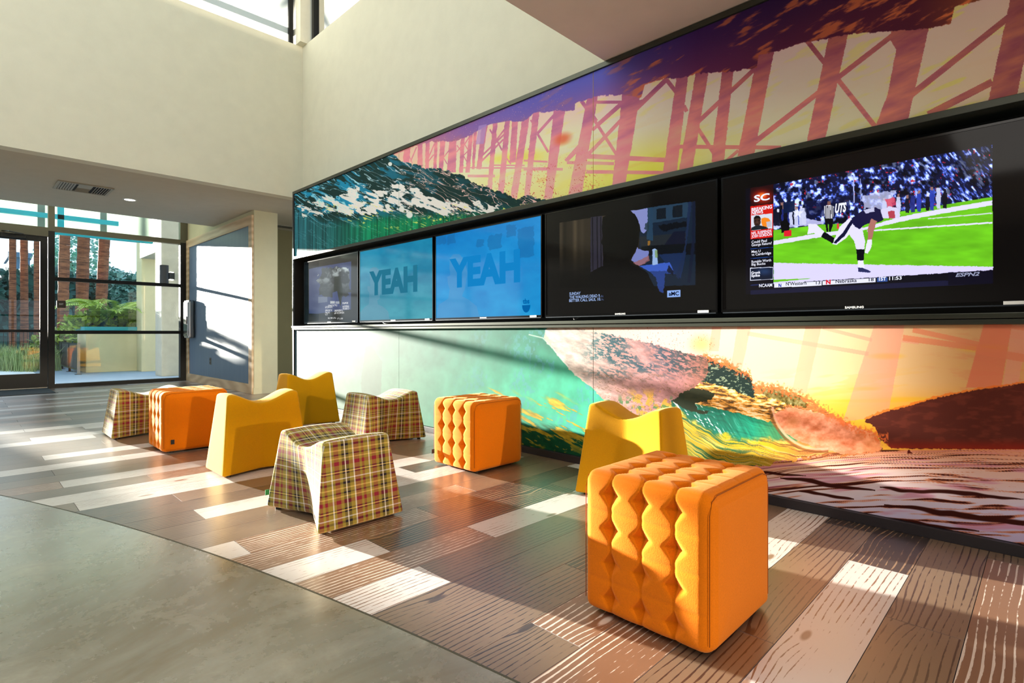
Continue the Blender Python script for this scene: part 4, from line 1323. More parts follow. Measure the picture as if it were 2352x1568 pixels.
def screen_5():
    P = tv_canvas(4); px, py = P.px, P.py
    O, S = (1640, 220), 3.0154
    cx, cy = (px - O[0]) * S, (py - O[1]) * S
    P.img[:] = np.array([8, 6, 6], f32)

    def q(pts, c, a=1.0, w=0, sc=6.0):
        P.shape(Z(pts, *O, S), c, a, w / S, sc / S * 3)
    q([(220, 645), (1926, 338), (1930, 1300), (220, 1372)], (10, 8, 20))
    pic = inpoly(cx, cy, [(413, 614), (1925, 340), (1931, 1200), (413, 1292)])
    n = fbm(cx / 26, cy / 26, 451, 3); n2 = fbm((cx - .8 * cy) / 16, (cy + .5 * cx) / 44, 453, 4)
    swirl = np.interp(cx, [413, 1300, 1925], [0, .35, 1])
    cr = n * (1 - swirl) + n2 * swirl
    crowd = np.array([14, 18, 52], f32) + ss(.45, .62, cr)[..., None] * np.array([70, 96, 190], f32)
    crowd = crowd + ss(.58, .68, cr)[..., None] * np.array([130, 120, 60], f32)
    crowd = crowd * (1 - .6 * ss(.45, .30, fbm(cx / 90, cy / 60, 455, 2)))[..., None]
    rd = ss(.75, .80, fbm(cx / 18, cy / 22, 457, 3))[..., None]
    crowd = crowd * (1 - rd) + np.array([190, 40, 60], f32) * rd
    fl = np.interp(cx, [413, 760, 1000, 1300, 1500, 1925], [930, 890, 880, 800, 770, 700])
    grass = np.array([104, 190, 30], f32) * (.86 + .28 * fbm(cx / 160, cy / 40, 459, 3)[..., None])
    img = np.where((cy < fl)[..., None], crowd, grass)
    P.img[:] = np.where(pic[..., None], img, P.img)
    W = (222, 220, 255)
    q([(413, 880), (640, 850), (760, 870), (760, 890), (413, 915)], (190, 190, 235), .9, 5)
    q([(413, 1003), (700, 955), (1030, 915), (1290, 838), (1500, 795), (1925, 724), (1925, 758), (1500, 830), (1300, 870), (1040, 930), (700, 985), (413, 1032)], W, 1, 3)
    q([(1060, 930), (1926, 872), (1926, 884), (1060, 940)], W, 1, 1)
    q([(1480, 848), (1925, 808), (1925, 817), (1480, 855)], W, .8, 1)
    q([(413, 1155), (800, 1162), (1400, 1172), (1931, 1182), (1931, 1205), (413, 1300)], (214, 208, 250), 1, 4)
    q([(413, 1272), (700, 1262), (413, 1290)], (104, 190, 30))
    # bench, people and staff along the far line
    rr = random.Random(4)
    for k in range(22):
        x = 430 + k * 18 + rr.uniform(-6, 6) if k < 12 else 1180 + (k - 12) * 48 + rr.uniform(-14, 14)
        b = float(np.interp(x, [413, 900, 1200, 1925], [900, 880, 830, 735]))
        h = rr.uniform(90, 150)
        c = rr.choice([(12, 12, 24), (30, 40, 120), (200, 205, 235), (16, 18, 40), (40, 60, 170)])
        q([(x - 12, b - h), (x + 12, b - h), (x + 18, b - h * .55), (x + 12, b), (x - 12, b), (x - 17, b - h * .55)], c, .95, 5)
        q([(x - 9, b - h - 22), (x + 9, b - h - 22), (x + 9, b - h), (x - 9, b - h)], rr.choice([(150, 110, 100), (16, 16, 30), (220, 220, 240)]), .95, 4)
    q([(620, 740), (940, 690), (940, 800), (640, 850)], (10, 14, 50), .7, 8)
    q([(963, 565), (972, 563), (974, 740), (965, 745)], (170, 180, 240), .9)
    q([(1012, 575), (1018, 573), (1019, 730), (1013, 735)], (150, 160, 230), .8)
    q([(480, 740), (560, 725), (560, 800), (480, 815)], (10, 24, 60), .95)
    q([(575, 775), (590, 800), (620, 800), (598, 820), (605, 845), (580, 828), (558, 845), (566, 818), (545, 800), (570, 798)], (230, 232, 250), .9, 2)
    q([(1020, 690), (1170, 660), (1260, 655), (1240, 740), (1180, 790), (1040, 780)], (196, 200, 235), .75, 16)
    # kneeling cameraman and the goal-line marker
    q([(460, 870), (500, 855), (525, 890), (520, 940), (470, 950)], (8, 8, 12), 1, 5)
    q([(485, 934), (536, 930), (536, 970), (485, 974)], (216, 30, 46))
    q([(852, 884), (866, 882), (866, 920), (852, 922)], (226, 60, 60))
    # the official
    q([(762, 762), (800, 755), (830, 765), (826, 850), (766, 852)], (236, 236, 250))
    for k in range(5):
        q([(768 + k * 13, 762), (774 + k * 13, 761), (773 + k * 13, 850), (767 + k * 13, 850)], (10, 10, 16))
    q([(766, 850), (826, 850), (822, 900), (806, 942), (796, 940), (798, 880), (786, 880), (792, 940), (780, 942)], (8, 8, 14))
    q([(784, 732), (808, 730), (810, 756), (786, 758)], (120, 84, 76))
    # the player kicking his leg out behind
    q([(655, 885), (705, 885), (764, 940), (745, 972), (690, 950), (648, 960)], (226, 224, 250), 1, 4)
    q([(764, 940), (835, 985), (822, 1022), (742, 975)], (8, 8, 18), 1, 2)
    q([(820, 1024), (872, 905), (948, 838), (975, 905), (920, 980), (850, 1030)], (226, 222, 250), 1, 4)
    q([(826, 1016), (890, 950), (950, 858), (966, 872), (905, 970), (845, 1022)], (14, 14, 50), 1, 2)
    q([(945, 905), (1022, 898), (1046, 1000), (1042, 1066), (984, 1066), (970, 1005), (935, 960)], (222, 218, 250), 1, 4)
    q([(984, 1062), (1042, 1062), (1036, 1140), (992, 1142)], (8, 8, 18), 1, 2)
    q([(994, 1140), (1034, 1138), (1044, 1200), (1000, 1200)], (230, 230, 250), 1, 2)
    q([(996, 1188), (1028, 1190), (1085, 1214), (1078, 1224), (996, 1218)], (40, 44, 90), 1, 3)
    q([(952, 872), (958, 845), (1035, 790), (1120, 772), (1180, 800), (1172, 860), (1130, 878), (1050, 888), (1005, 922), (975, 905)], (20, 18, 60), 1, 3)
    q([(1035, 790), (1110, 774), (1110, 800), (1050, 815)], (210, 210, 240), .9, 4)
    q([(1150, 790), (1200, 770), (1260, 775), (1290, 820), (1280, 848), (1220, 850), (1170, 850)], (210, 206, 236), 1, 6)
    q([(1185, 720), (1250, 705), (1262, 760), (1200, 770)], (214, 60, 84), .8, 9)
    q([(1205, 800), (1250, 795), (1255, 845), (1215, 850)], (170, 46, 60), .9, 5)
    q([(1088, 850), (1128, 866), (1100, 960), (1092, 1005), (1064, 1000), (1066, 930), (1076, 880)], (170, 110, 100), 1, 4)
    q([(1064, 995), (1095, 995), (1090, 1050), (1066, 1092), (1044, 1084), (1052, 1040)], (228, 226, 250), 1, 4)
    # side bar
    q([(252, 640), (411, 612), (411, 745), (252, 766)], (38, 10, 12))
    P.blob(O[0] + 335 / S, O[1] + 700 / S, 75 / S, 52 / S, (214, 40, 16), .9, 1.0)
    P.blob(O[0] + 335 / S, O[1] + 690 / S, 34 / S, 22 / S, (255, 140, 40), .8, .9)
    q([(252, 766), (411, 748), (408, 978), (252, 994)], (206, 26, 20))
    q([(258, 828), (404, 814), (404, 918), (258, 934)], (206, 212, 226))
    q([(330, 850), (352, 842), (378, 848), (398, 872), (396, 905), (360, 912), (338, 905), (330, 880)], (238, 132, 30), 1, 2)
    q([(362, 872), (398, 866), (396, 906), (366, 908)], (180, 190, 214), .9, 3)
    q([(276, 842), (292, 830), (312, 830), (324, 846), (324, 880), (314, 902), (296, 906), (282, 896), (276, 876)], (62, 40, 32), 1, 2)
    q([(276, 852), (292, 830), (312, 830), (324, 850), (300, 846)], (14, 12, 12), 1, 2)
    q([(284, 864), (294, 862), (294, 868), (284, 870)], (16, 12, 12)); q([(304, 861), (316, 860), (316, 866), (304, 867)], (16, 12, 12))
    q([(290, 888), (310, 886), (310, 891), (290, 893)], (30, 16, 14)); q([(297, 868), (303, 868), (305, 880), (295, 881)], (82, 56, 46))
    q([(258, 932), (260, 914), (290, 898), (316, 896), (360, 906), (378, 920)], (28, 34, 40), 1, 2)
    q([(252, 996), (409, 980), (409, 1056), (252, 1066)], (12, 12, 18)); q([(252, 1058), (409, 1046), (409, 1050), (252, 1062)], (30, 70, 150))
    q([(252, 1068), (409, 1058), (409, 1122), (252, 1130)], (12, 12, 18)); q([(252, 1124), (409, 1112), (409, 1116), (252, 1128)], (30, 70, 150))
    q([(250, 1190), (410, 1183), (410, 1270), (250, 1280)], (226, 230, 250)); q([(255, 1195), (406, 1188), (406, 1266), (255, 1275)], (14, 22, 44))
    P.blob(O[0] + 350 / S, O[1] + 1215 / S, 60 / S, 30 / S, (40, 66, 110), .7, 1.0)
    q([(252, 1308), (409, 1296), (409, 1302), (252, 1314)], (30, 40, 90))
    q([(252, 1345), (1930, 1262), (1930, 1300), (252, 1375)], (22, 22, 50))
    q([(1622, 1222), (1931, 1208), (1931, 1300), (1622, 1310)], (10, 8, 26))
    # score strip
    q([(418, 1298), (746, 1282), (746, 1312), (418, 1328)], (226, 228, 246)); q([(751, 1281), (1118, 1260), (1118, 1288), (751, 1310)], (226, 228, 246))
    q([(442, 1298), (470, 1296), (470, 1325), (442, 1327)], (244, 244, 250))
    q([(446, 1300), (454, 1300), (462, 1314), (462, 1298), (468, 1298), (468, 1322), (460, 1322), (451, 1306), (451, 1324), (446, 1324)], (40, 50, 160))
    q([(1128, 1260), (1202, 1256), (1202, 1284), (1128, 1288)], (50, 80, 150))
    return P.image('screen_5')


def screen_mat(name, im, strength):
    t = NT(name)
    tx = t.new('ShaderNodeTexImage'); tx.image = im; tx.extension = 'EXTEND'
    t.bsdf.inputs['Base Color'].default_value = (0.004, 0.004, 0.004, 1)
    t.setp(Roughness=0.07)
    t.bsdf.inputs['Specular IOR Level'].default_value = 0.3
    t.lk(tx.outputs[0], t.bsdf.inputs['Emission Color'])
    t.bsdf.inputs['Emission Strength'].default_value = strength
    return t.m


for k, (fn, stg) in enumerate(((screen_1, .8), (screen_2, .85), (screen_3, .9), (screen_4, 1.0), (screen_5, 1.15)), 1):
    screen_mat('screen_%d' % k, fn(), stg)
emit('glow_white', (238, 240, 255), 1.1)
emit('glow_blue', (170, 196, 246), 0.9)
emit('glow_dim', (90, 104, 140), 0.7)
emit('glow_grey', (170, 176, 210), 0.8)
emit('glow_red', (226, 30, 50), 1.0)
emit('glow_ink', (10, 12, 40), 0.6)
emit('glow_teal', (44, 130, 160), 0.8)
emit('glow_sky', (22, 138, 210), 0.9)
emit('glow_logo', (6, 104, 176), 0.9)


def text_mesh(s, bold=0.0, shear=0.0):
    cu = bpy.data.curves.new('text', 'FONT')
    cu.body = s
    cu.offset = bold
    cu.shear = shear
    cu.resolution_u = 3
    o = bpy.data.objects.new('text', cu)
    COL.objects.link(o)
    dg = bpy.context.evaluated_depsgraph_get()
    me = bpy.data.meshes.new_from_object(o.evaluated_get(dg))
    v = [tuple(p.co) for p in me.vertices]
    f = [tuple(p.vertices) for p in me.polygons]
    bpy.data.objects.remove(o); bpy.data.curves.remove(cu); bpy.data.meshes.remove(me)
    return v, f


CAP = max(p[1] for p in text_mesh('H')[0])


def wall_text(mb, X, s, ox, oy, sc, xl, xr, yt, yb, bold=0.015, shear=0.0):
    """lettering on the plane x = X, measured in a crop of the photo (left edge, right edge, cap top and base line at the left)"""
    v, f = text_mesh(s, bold, shear)
    x0 = min(p[0] for p in v); x1 = max(p[0] for p in v)
    a = on_x(ox + xl / sc, oy + yb / sc, X); b = on_x(ox + xr / sc, oy + yb / sc, X)
    zt = on_x(ox + xl / sc, oy + yt / sc, X).z
    i = len(mb.v)
    for p in v:
        mb.v.append((X, a.y + (b.y - a.y) * (p[0] - x0) / (x1 - x0), a.z + (zt - a.z) * p[1] / CAP))
    for q in f:
        mb.f.append(tuple(i + k for k in reversed(q))); mb.uv.append(None); mb.mi.append(0)


TV_LABEL = ['television at the far left of the wall recess, its dark screen reflecting the trees outside',
            'television with a teal screen reading a crisp YEAH in dark letters over a figure',
            'television with a bright blue screen reading a blurred YEAH and a small channel logo',
            'television showing a dark kitchen scene behind a head in silhouette, SUNDAY caption at lower left',
            'nearest television, showing a football player on green grass beside a news sidebar']
tvs = []
for k, (ya, yb) in enumerate(TV_Y):
    tv = empty('television', (XF + .05, (ya + yb) / 2, ZT0), TV_LABEL[k], 'television', 'televisions in the wall recess')
    tvs.append(tv)
    box('case', 'tv_case', XF + .004, XF + .06, yb, ya, ZT0, ZT1, tv, bevel=.003)
    bz = MB()
    bz.box(XF - .003, XF + .006, yb, ya, ZT0, ZT0 + .017).box(XF - .003, XF + .006, yb, ya, ZT1 - .011, ZT1)
    bz.box(XF - .003, XF + .006, yb, yb + .011, ZT0 + .017, ZT1 - .011).box(XF - .003, XF + .006, ya - .011, ya, ZT0 + .017, ZT1 - .011)
    bz.build('bezel', 'tv_case', tv)
    box('lower_edge', 'lilac_bezel', XF - .004, XF + .03, yb + .01, ya - .01, ZT0 - .006, ZT0, tv)
    MB().quad((XF, ya - .011, ZT0 + .017), (XF, yb + .011, ZT0 + .017), (XF, yb + .011, ZT1 - .011), (XF, ya - .011, ZT1 - .011), ((0, 0), (1, 0), (1, 1), (0, 1))).build('screen', 'screen_%d' % (k + 1), tv)
    box('label_sticker', 'sticker_white', XF - .0055, XF - .003, yb + .055, yb + .125, ZT0 + .001, ZT0 + .016, tv)
    lg = MB()
    mid = (ya + yb) / 2
    v, f = text_mesh('SAMSUNG', .02)
    x1 = max(p[0] for p in v)
    lg.v = [(XF - .0036, mid + .042 - .084 * p[0] / x1, ZT0 + .003 + .0105 * p[1] / CAP) for p in v]
    lg.f = [tuple(reversed(q)) for q in f]; lg.uv = [None] * len(f); lg.mi = [0] * len(f)
    lg.build('logo', 'sticker_white', tv)
    # arm that carries the set
    box('wall_bracket', 'black_metal', XF + .06, XM + .2, mid - .2, mid + .2, 1.3, 1.65, tv)

XT = XF - .0012
c2 = MB(); wall_text(c2, XT, 'YEAH', 690, 560, 7.587, 1200, 2035, 512, 878, .05); c2.build('caption', 'glow_teal', tvs[1])
c3 = MB(); wall_text(c3, XT, 'YEAH', 640, 380, 3.5636, 1398, 1975, 782, 990, .05); c3.build('caption', 'glow_sky', tvs[2])
c3 = MB(); wall_text(c3, XT, 'tbs', 640, 380, 3.5636, 1998, 2052, 1092, 1130, .03)
hc = on_x(640 + 2026 / 3.5636, 380 + 1142 / 3.5636, XT)
c3.poly([(XT, hc.y - .045 * math.cos(a), hc.z - .06 * math.sin(a)) for a in [math.pi * q / 12 for q in range(13)]])
c3.build('channel_logo', 'glow_logo', tvs[2])
G4 = (1240, 420, 4.2)
for s, xl, xr, yt, yb in (('SUNDAY', 285, 393, 1056, 1082), ('THE WALKING DEAD 9.', 285, 584, 1090, 1116), ('BETTER CALL SAUL 10.', 283, 588, 1122, 1148)):
    c4 = MB(); wall_text(c4, XT, s, *G4, xl, xr, yt, yb); c4.build('caption', 'glow_blue', tvs[3])
c4 = MB(); wall_text(c4, XT, '8c', *G4, 590, 615, 1082, 1102); c4.build('caption', 'glow_dim', tvs[3])
c4 = MB(); wall_text(c4, XT, '9c', *G4, 592, 618, 1114, 1133); c4.build('caption', 'glow_dim', tvs[3])
c4 = MB(); wall_text(c4, XT, 'aMC', *G4, 1243, 1341, 1052, 1087, .03); c4.build('channel_logo', 'glow_ink', tvs[3])
G5 = (1640, 220, 3.0154)
for s, xl, xr, yt, yb, bd in (('SC', 277, 385, 692, 735, .03), ('BREAKING', 260, 402, 778, 800, .03), ('NEWS', 260, 340, 802, 824, .03), ('NFL SUSPENDS', 260, 398, 943, 961, .02), ('JOSH GORDON', 260, 400, 964, 983, .02),
                              ('Could Paul', 260, 366, 1004, 1022, .01), ('George Return?', 260, 400, 1025, 1042, .01), ('Man U', 260, 322, 1071, 1088, .01), ('vs Cambridge', 260, 395, 1091, 1108, .01),
                              ('Ronaldo Worth', 260, 396, 1140, 1157, .01), ('Big Bucks', 260, 356, 1160, 1176, .01), ('Gronk', 258, 322, 1217, 1234, .03), ('Spike', 258, 318, 1237, 1254, .03), ('NCAAM', 312, 403, 1304, 1325, .02),
                              ('11:53', 1213, 1300, 1253, 1276, .02), ('1ST', 1142, 1192, 1257, 1280, .03), ('UTS', 838, 918, 752, 810, .05)):
    c5 = MB(); wall_text(c5, XT, s, *G5, xl, xr, yt, yb, bd, .25 if s in ('UTS',) else 0); c5.build('caption', 'glow_white', tvs[4])
for s, xl, xr, yt, yb in (("N'Western", 498, 640, 1291, 1314), ('13', 706, 736, 1283, 1305), ('Nebraska', 842, 988, 1273, 1297), ('18', 1072, 1106, 1262, 1284)):
    c5 = MB(); wall_text(c5, XT, s, *G5, xl, xr, yt, yb); c5.build('caption', 'glow_ink', tvs[4])
c5 = MB(); wall_text(c5, XT, 'N', *G5, 775, 808, 1276, 1304, .05); c5.build('team_logo', 'glow_red', tvs[4])
c5 = MB(); wall_text(c5, XT, 'ESPN2', *G5, 1672, 1840, 1229, 1253, .03, .3); c5.build('channel_logo', 'glow_grey', tvs[4])
for (p, q, d, lab) in ((1318, 1333, .05, 'thin black cable loop hanging below the dark kitchen television'), (878, 905, .045, 'thin black cable loop hanging below the teal television')):
    a, b = on_x(p, 729, XF + .02), on_x(q, 729, XF + .02)
    pts = [(XF + .02 - .03 * math.sin(math.pi * s / 8), a.y + (b.y - a.y) * s / 8, ZT0 - .001 - .024 * math.sin(math.pi * s / 8)) for s in range(9)]
    MB().tube(pts, .0025, 6).build('cable', 'foot_black', smooth=True, label=lab, cat='cable', origin=pts[0])

# ------------------------------------------------------------------ seats
def stool_mesh(name, mat, Lb, Lt, Wb, Wt, H, dip, pb, pt, z0=0.012):
    bm = bmesh.new()
    NX, NZ, NW = 24, 12, 8

    def ztop(s):
        return H - dip * (.5 + .5 * math.cos(math.pi * s)) - .010 * abs(s) ** 10

    def P(s, v, side):                      # side -1 / +1 : long faces
        l = (Lb + (Lt - Lb) * v) / 2
        w = (Wb + (Wt - Wb) * v) / 2 - (pb + (pt - pb) * v) * (1 - math.sqrt(s * s + .0016)) / (1 - .04)
        return Vector((s * l, side * w, z0 + (ztop(s) - z0) * v))
    ss_ = [-1 + 2 * i / NX for i in range(NX + 1)]
    vs = [j / NZ for j in range(NZ + 1)]
    V = {}

    def vert(p):
        key = (round(p.x, 5), round(p.y, 5), round(p.z, 5))
        if key not in V: V[key] = bm.verts.new(p)
        return V[key]

    def face(a, b, c, d):
        q = [vert(x) for x in (a, b, c, d)]
        if len(set(q)) == 4: bm.faces.new(q)
    for side in (-1, 1):
        for i in range(NX):
            for j in range(NZ):
                q = [P(ss_[i], vs[j], side), P(ss_[i + 1], vs[j], side), P(ss_[i + 1], vs[j + 1], side), P(ss_[i], vs[j + 1], side)]
                if side == 1: q.reverse()
                face(*q)
    for v_ in (0, 1):
        for i in range(NX):
            for k in range(NW):
                def T(s, k):
                    a, b = P(s, v_, -1), P(s, v_, 1)
                    p = a.lerp(b, k / NW)
                    if v_ == 1: p.z += .008 * (1 - (2 * k / NW - 1) ** 2)
                    return p
                q = [T(ss_[i], k), T(ss_[i + 1], k), T(ss_[i + 1], k + 1), T(ss_[i], k + 1)]
                if v_ == 0: q.reverse()
                face(*q)
    for e in (-1, 1):
        for j in range(NZ):
            for k in range(NW):
                def E(v, k):
                    p = P(e, v, -1).lerp(P(e, v, 1), k / NW)
                    if v == 1: p.z += .008 * (1 - (2 * k / NW - 1) ** 2)
                    return p
                q = [E(vs[j], k), E(vs[j], k + 1), E(vs[j + 1], k + 1), E(vs[j + 1], k)]
                if e == -1: q.reverse()
                face(*q)
    bmesh.ops.recalc_face_normals(bm, faces=bm.faces)
    sharp = [e for e in bm.edges if len(e.link_faces) == 2 and e.calc_face_angle(0) > math.radians(42)]
    bmesh.ops.bevel(bm, geom=sharp, offset=.013, segments=3, affect='EDGES', profile=.5)
    uv = bm.loops.layers.uv.new('UVMap')
    for f in bm.faces:
        n = f.normal
        f.smooth = True
        for l in f.loops:
            c = l.vert.co
            if abs(n.z) > .72: l[uv].uv = (c.x, c.y)
            elif abs(n.x) > abs(n.y): l[uv].uv = (c.y + .013, c.z)
            else: l[uv].uv = (c.x, c.z)
    me = bpy.data.meshes.new(name)
    bm.to_mesh(me); bm.free()
    me.materials.append(MATS[mat])
    return me


def add_mesh(name, me, parent, loc=(0, 0, 0)):
    o = bpy.data.objects.new(name, me)
    COL.objects.link(o)
    o.parent = parent
    o.location = loc
    WLOC[o.name] = WLOC[parent.name] + Vector(loc)
    return o


def glides(root, pts, r=.016, h=.016, z=0.0):
    for x, y in pts:
        MB().tube([(x, y, z), (x, y, z + h)], r, 10).build('foot', 'foot_black', root)


def make_stool(mat, tall):
    t = empty('stool', (0, 0, 0))
    if tall:
        d = dict(Lb=.575, Lt=.475, Wb=.37, Wt=.225, H=.535, dip=.075, pb=.085, pt=.022)
    else:
        d = dict(Lb=.61, Lt=.50, Wb=.475, Wt=.36, H=.43, dip=.065, pb=.115, pt=.004)
    add_mesh('upholstered_body', stool_mesh('upholstered_body', mat, **d), t)
    glides(t, [(sx * (d['Lb'] / 2 - .05), sy * (d['Wb'] / 2 - .05)) for sx in (-1, 1) for sy in (-1, 1)])
    return t, d


def copy_tree(o, parent=None):
    c = o.copy(); COL.objects.link(c)
    if parent is not None: c.parent = parent
    for ch in [q for q in bpy.data.objects if q.parent == o]:
        copy_tree(ch, c)
    return c


def place(o, x, y, rz, label, cat, group):
    o.location = (x, y, 0); o.rotation_euler = (0, 0, math.radians(rz))
    o['label'] = label; o['category'] = cat; o['group'] = group


tall, _ = make_stool('mustard_wool', True)
low, dlow = make_stool('plaid_wool', False)
STOOLS = [(tall, 1.496, 3.99, 0, 'mustard yellow saddle stool, in the middle of the row, right of the left orange cube', 'mustard yellow stools'),
          (tall, 2.543, 5.50, 0, 'mustard yellow saddle stool farthest back, against the pale end of the mural', 'mustard yellow stools'),
          (tall, 2.735, 1.706, 90, 'mustard yellow saddle stool directly behind the nearest orange cube', 'mustard yellow stools'),
          (low, 1.408, 2.715, 90, 'tartan plaid saddle stool nearest the camera, its pinched side bleached by sun', 'tartan plaid stools'),
          (low, 2.648, 4.215, 0, 'tartan plaid saddle stool in shade by the mural, left of the middle orange cube', 'tartan plaid stools'),
          (low, 1.262, 6.117, 0, 'tartan plaid saddle stool farthest left, half hidden behind an orange cube', 'tartan plaid stools')]
used = set()
stool_objs = []
for src, x, y, rz, lab, grp in STOOLS:
    o = src if src.name not in used else copy_tree(src)
    used.add(src.name)
    place(o, x, y, rz, lab, 'stool', grp)
    stool_objs.append(o)


def cube_mesh():
    a, b, z0, z1 = .228, .226, .014, .470
    N = 72
    hz = (z1 - z0) / 2; zc = (z0 + z1) / 2
    R = .028
    bm = bmesh.new()
    V = {}

    def fin(p):
        q = Vector((max(-a + R, min(a - R, p[0])), max(-b + R, min(b - R, p[1])), max(-hz + R, min(hz - R, p[2]))))
        n = (Vector(p) - q)
        n = n.normalized() if n.length > 1e-9 else Vector((0, 0, 1))
        out = q + n * R
        s = (p[1] / b * .5 + .5) * 4                      # four columns across
        if abs(n.x) > .05 or n.z > .05:
            wx, wz = n.x * n.x, max(n.z, 0) ** 2
            t = (p[2] / hz * .5 + .5) * 4 if abs(p[0]) > a - 1e-6 else (p[0] / a * .5 + .5) * 4
            # flat cover drawn in by diamond pockets on the column lines, level again at the cross creases
            ds = abs(s - round(s)); dt = abs(t - math.floor(t) - .5)
            inner = 0 < round(s) < 4
            pit = max(0.0, 1 - ds / .36 - dt / .36) if inner else 0.0
            line = math.exp(-(ds / .035) ** 2) if inner else 0.0
            crown = abs(math.sin(math.pi * s)) ** .6
            cross = math.exp(-((dt - .5) / .06) ** 2)
            h = .011 + .004 * crown - .022 * pit ** .9 - .002 * line - .0022 * cross
            out = out + n * (h - .002) * min(1, (wx + wz)) * min(1.0, 6 * (1 - abs(p[1]) / b) + .15)
        else:
            e = max(abs(p[0]) / a, abs(p[2]) / hz)
            out = out + n * (.010 * (1 - e ** 4))
        if n.z < -.5:
            out.z = max(out.z, -hz)
        return out + Vector((0, 0, zc))

    def vert(p):
        key = (round(p[0], 5), round(p[1], 5), round(p[2], 5))
        if key not in V: V[key] = bm.verts.new(fin(p))
        return V[key]
    for ax in range(3):
        for sg in (-1, 1):
            n_ = N if not (ax == 2 and sg == -1) else N
            for i in range(n_):
                for j in range(n_):
                    q = []
                    for di, dj in ((0, 0), (1, 0), (1, 1), (0, 1)):
                        u, v = -1 + 2 * (i + di) / n_, -1 + 2 * (j + dj) / n_
                        c = [0, 0, 0]; c[ax] = sg; c[(ax + 1) % 3] = u; c[(ax + 2) % 3] = v
                        q.append(vert((c[0] * a, c[1] * b, c[2] * hz)))
                    if sg == -1: q.reverse()
                    if len(set(q)) == 4: bm.faces.new(q)
    for f in bm.faces: f.smooth = True
    me = bpy.data.meshes.new('cushion')
    bm.to_mesh(me); bm.free()
    me.materials.append(MATS['orange_wool'])
    return me, a, b, z0, z1


def make_cube():
    t = empty('cube_ottoman', (0, 0, 0))
    me, a, b, z0, z1 = cube_mesh()
    add_mesh('cushion', me, t)
    box('base_panel', 'foot_black', -a + .03, a - .03, -b + .03, b - .03, .010, .030, t)
    glides(t, [(sx * (a - .07), sy * (b - .07)) for sx in (-1, 1) for sy in (-1, 1)], 0.02, .013)
    for sg in (-1, 1):
        y = sg * (b - .006)
        p = [(-a - .0, y, z0 + .03), (-a - .0, y, z1 - .05), (-a + .015, y, z1 - .012), (-a + .05, y, z1 + .0), (a - .05, y, z1 + .0), (a - .015, y, z1 - .012), (a, y, z1 - .05), (a, y, z0 + .03)]
        MB().tube(p, .0014, 6).build('seam', 'orange_seam', t)
    return t


wool('orange_seam', (150, 70, 4))
oc = make_cube()
CUBES = [(1.748, .917, 0, 'large orange tufted cube ottoman nearest the camera', 0), (2.652, 2.955, 0, 'orange tufted cube ottoman beside the green part of the mural, right of two plaid stools', 1),
         (1.36, 5.135, 0, 'orange tufted cube ottoman at left, between a plaid stool and a yellow stool', 2)]
cubes = []
for k, (x, y, rz, lab, q) in enumerate(CUBES):
    o = oc if k == 0 else copy_tree(oc)
    place(o, x, y, rz, lab, 'ottoman', 'orange tufted cubes')
    cubes.append(o)
    WLOC[o.name] = Vector((x, y, 0))
# small woven tags sewn into the seams
box('tag', 'tag_black', 1.748 + .236, 1.748 + .262, .917 - .16, .917 - .157, .152, .182, cubes[0], label='black woven tag')
box('tag', 'tag_black', 2.652 - .272, 2.652 - .246, 2.955 + .19, 2.955 + .193, .085, .115, cubes[1], label='black woven tag')
box('tag', 'tag_black', 1.36 - .185, 1.36 - .16, 5.135 - .2405, 5.135 - .236, .075, .11, cubes[2], label='black woven tag')
tg = stool_objs[3]
WLOC[tg.name] = Vector((1.408, 2.715, 0))
o = box('tag', 'tag_green', -.004, .0, -.02, .0, 0, .028, None)
o.parent = tg
o.location = (.255, .237, .085); o.rotation_euler = (0, 0, math.radians(180))
o['label'] = 'green and yellow woven tag'

# ------------------------------------------------------------------ blue board in its plywood frame
Y0, Y1, ZB = YPN + .002, YS - .075, 2.765
bd = empty('wall_board', (XP - .02, (Y0 + Y1) / 2, 0), 'tall blue-grey board in a plywood frame on the wall beside the glass front', 'wall board')
fr = .15
box('blue_panel', 'blue_board', XP - .018, XP - .004, Y0 + fr - .01, Y1 - fr + .01, fr - .01, ZB - fr + .01, bd)
box('rail', 'plywood', XP - .036, XP - .004, Y0, Y1, ZB - fr, ZB, bd)
box('rail', 'plywood', XP - .036, XP - .004, Y0, Y1, 0.002, fr, bd)
box('stile', 'plywood', XP - .036, XP - .004, Y0, Y0 + fr - .02, fr, ZB - fr, bd)
box('stile', 'plywood', XP - .036, XP - .004, Y1 - fr, Y1, fr, ZB - fr, bd)

cb = empty('wall_cabinet', (XP - .1, 11.9, .84), 'stainless steel wall cabinet with a mirrored front, on the blue board by the glass', 'cabinet')
cy0, cy1 = 11.66, 11.99
MB().box(XP - .125, XP - .02, cy0, cy1, .84, 1.57).build('body', 'steel', cb, bevel=.03)
box('door', 'steel', XP - .138, XP - .123, cy0 + .03, cy1 - .03, .88, 1.53, cb, bevel=.008)
box('handle', 'black_metal', XP - .152, XP - .137, cy0 + .06, cy0 + .08, 1.12, 1.26, cb, bevel=.004)
ol = empty('wall_outlet', (XP - .02, 10.75, .437), 'small dark outlet plate low on the blue board', 'outlet')
box('plate', 'bronze_metal', XP - .026, XP - .0185, 10.71, 10.79, .375, .50, ol, bevel=.002)
box('socket', 'black_metal', XP - .028, XP - .025, 10.73, 10.77, .39, .43, ol)
box('socket', 'black_metal', XP - .028, XP - .025, 10.73, 10.77, .445, .485, ol)

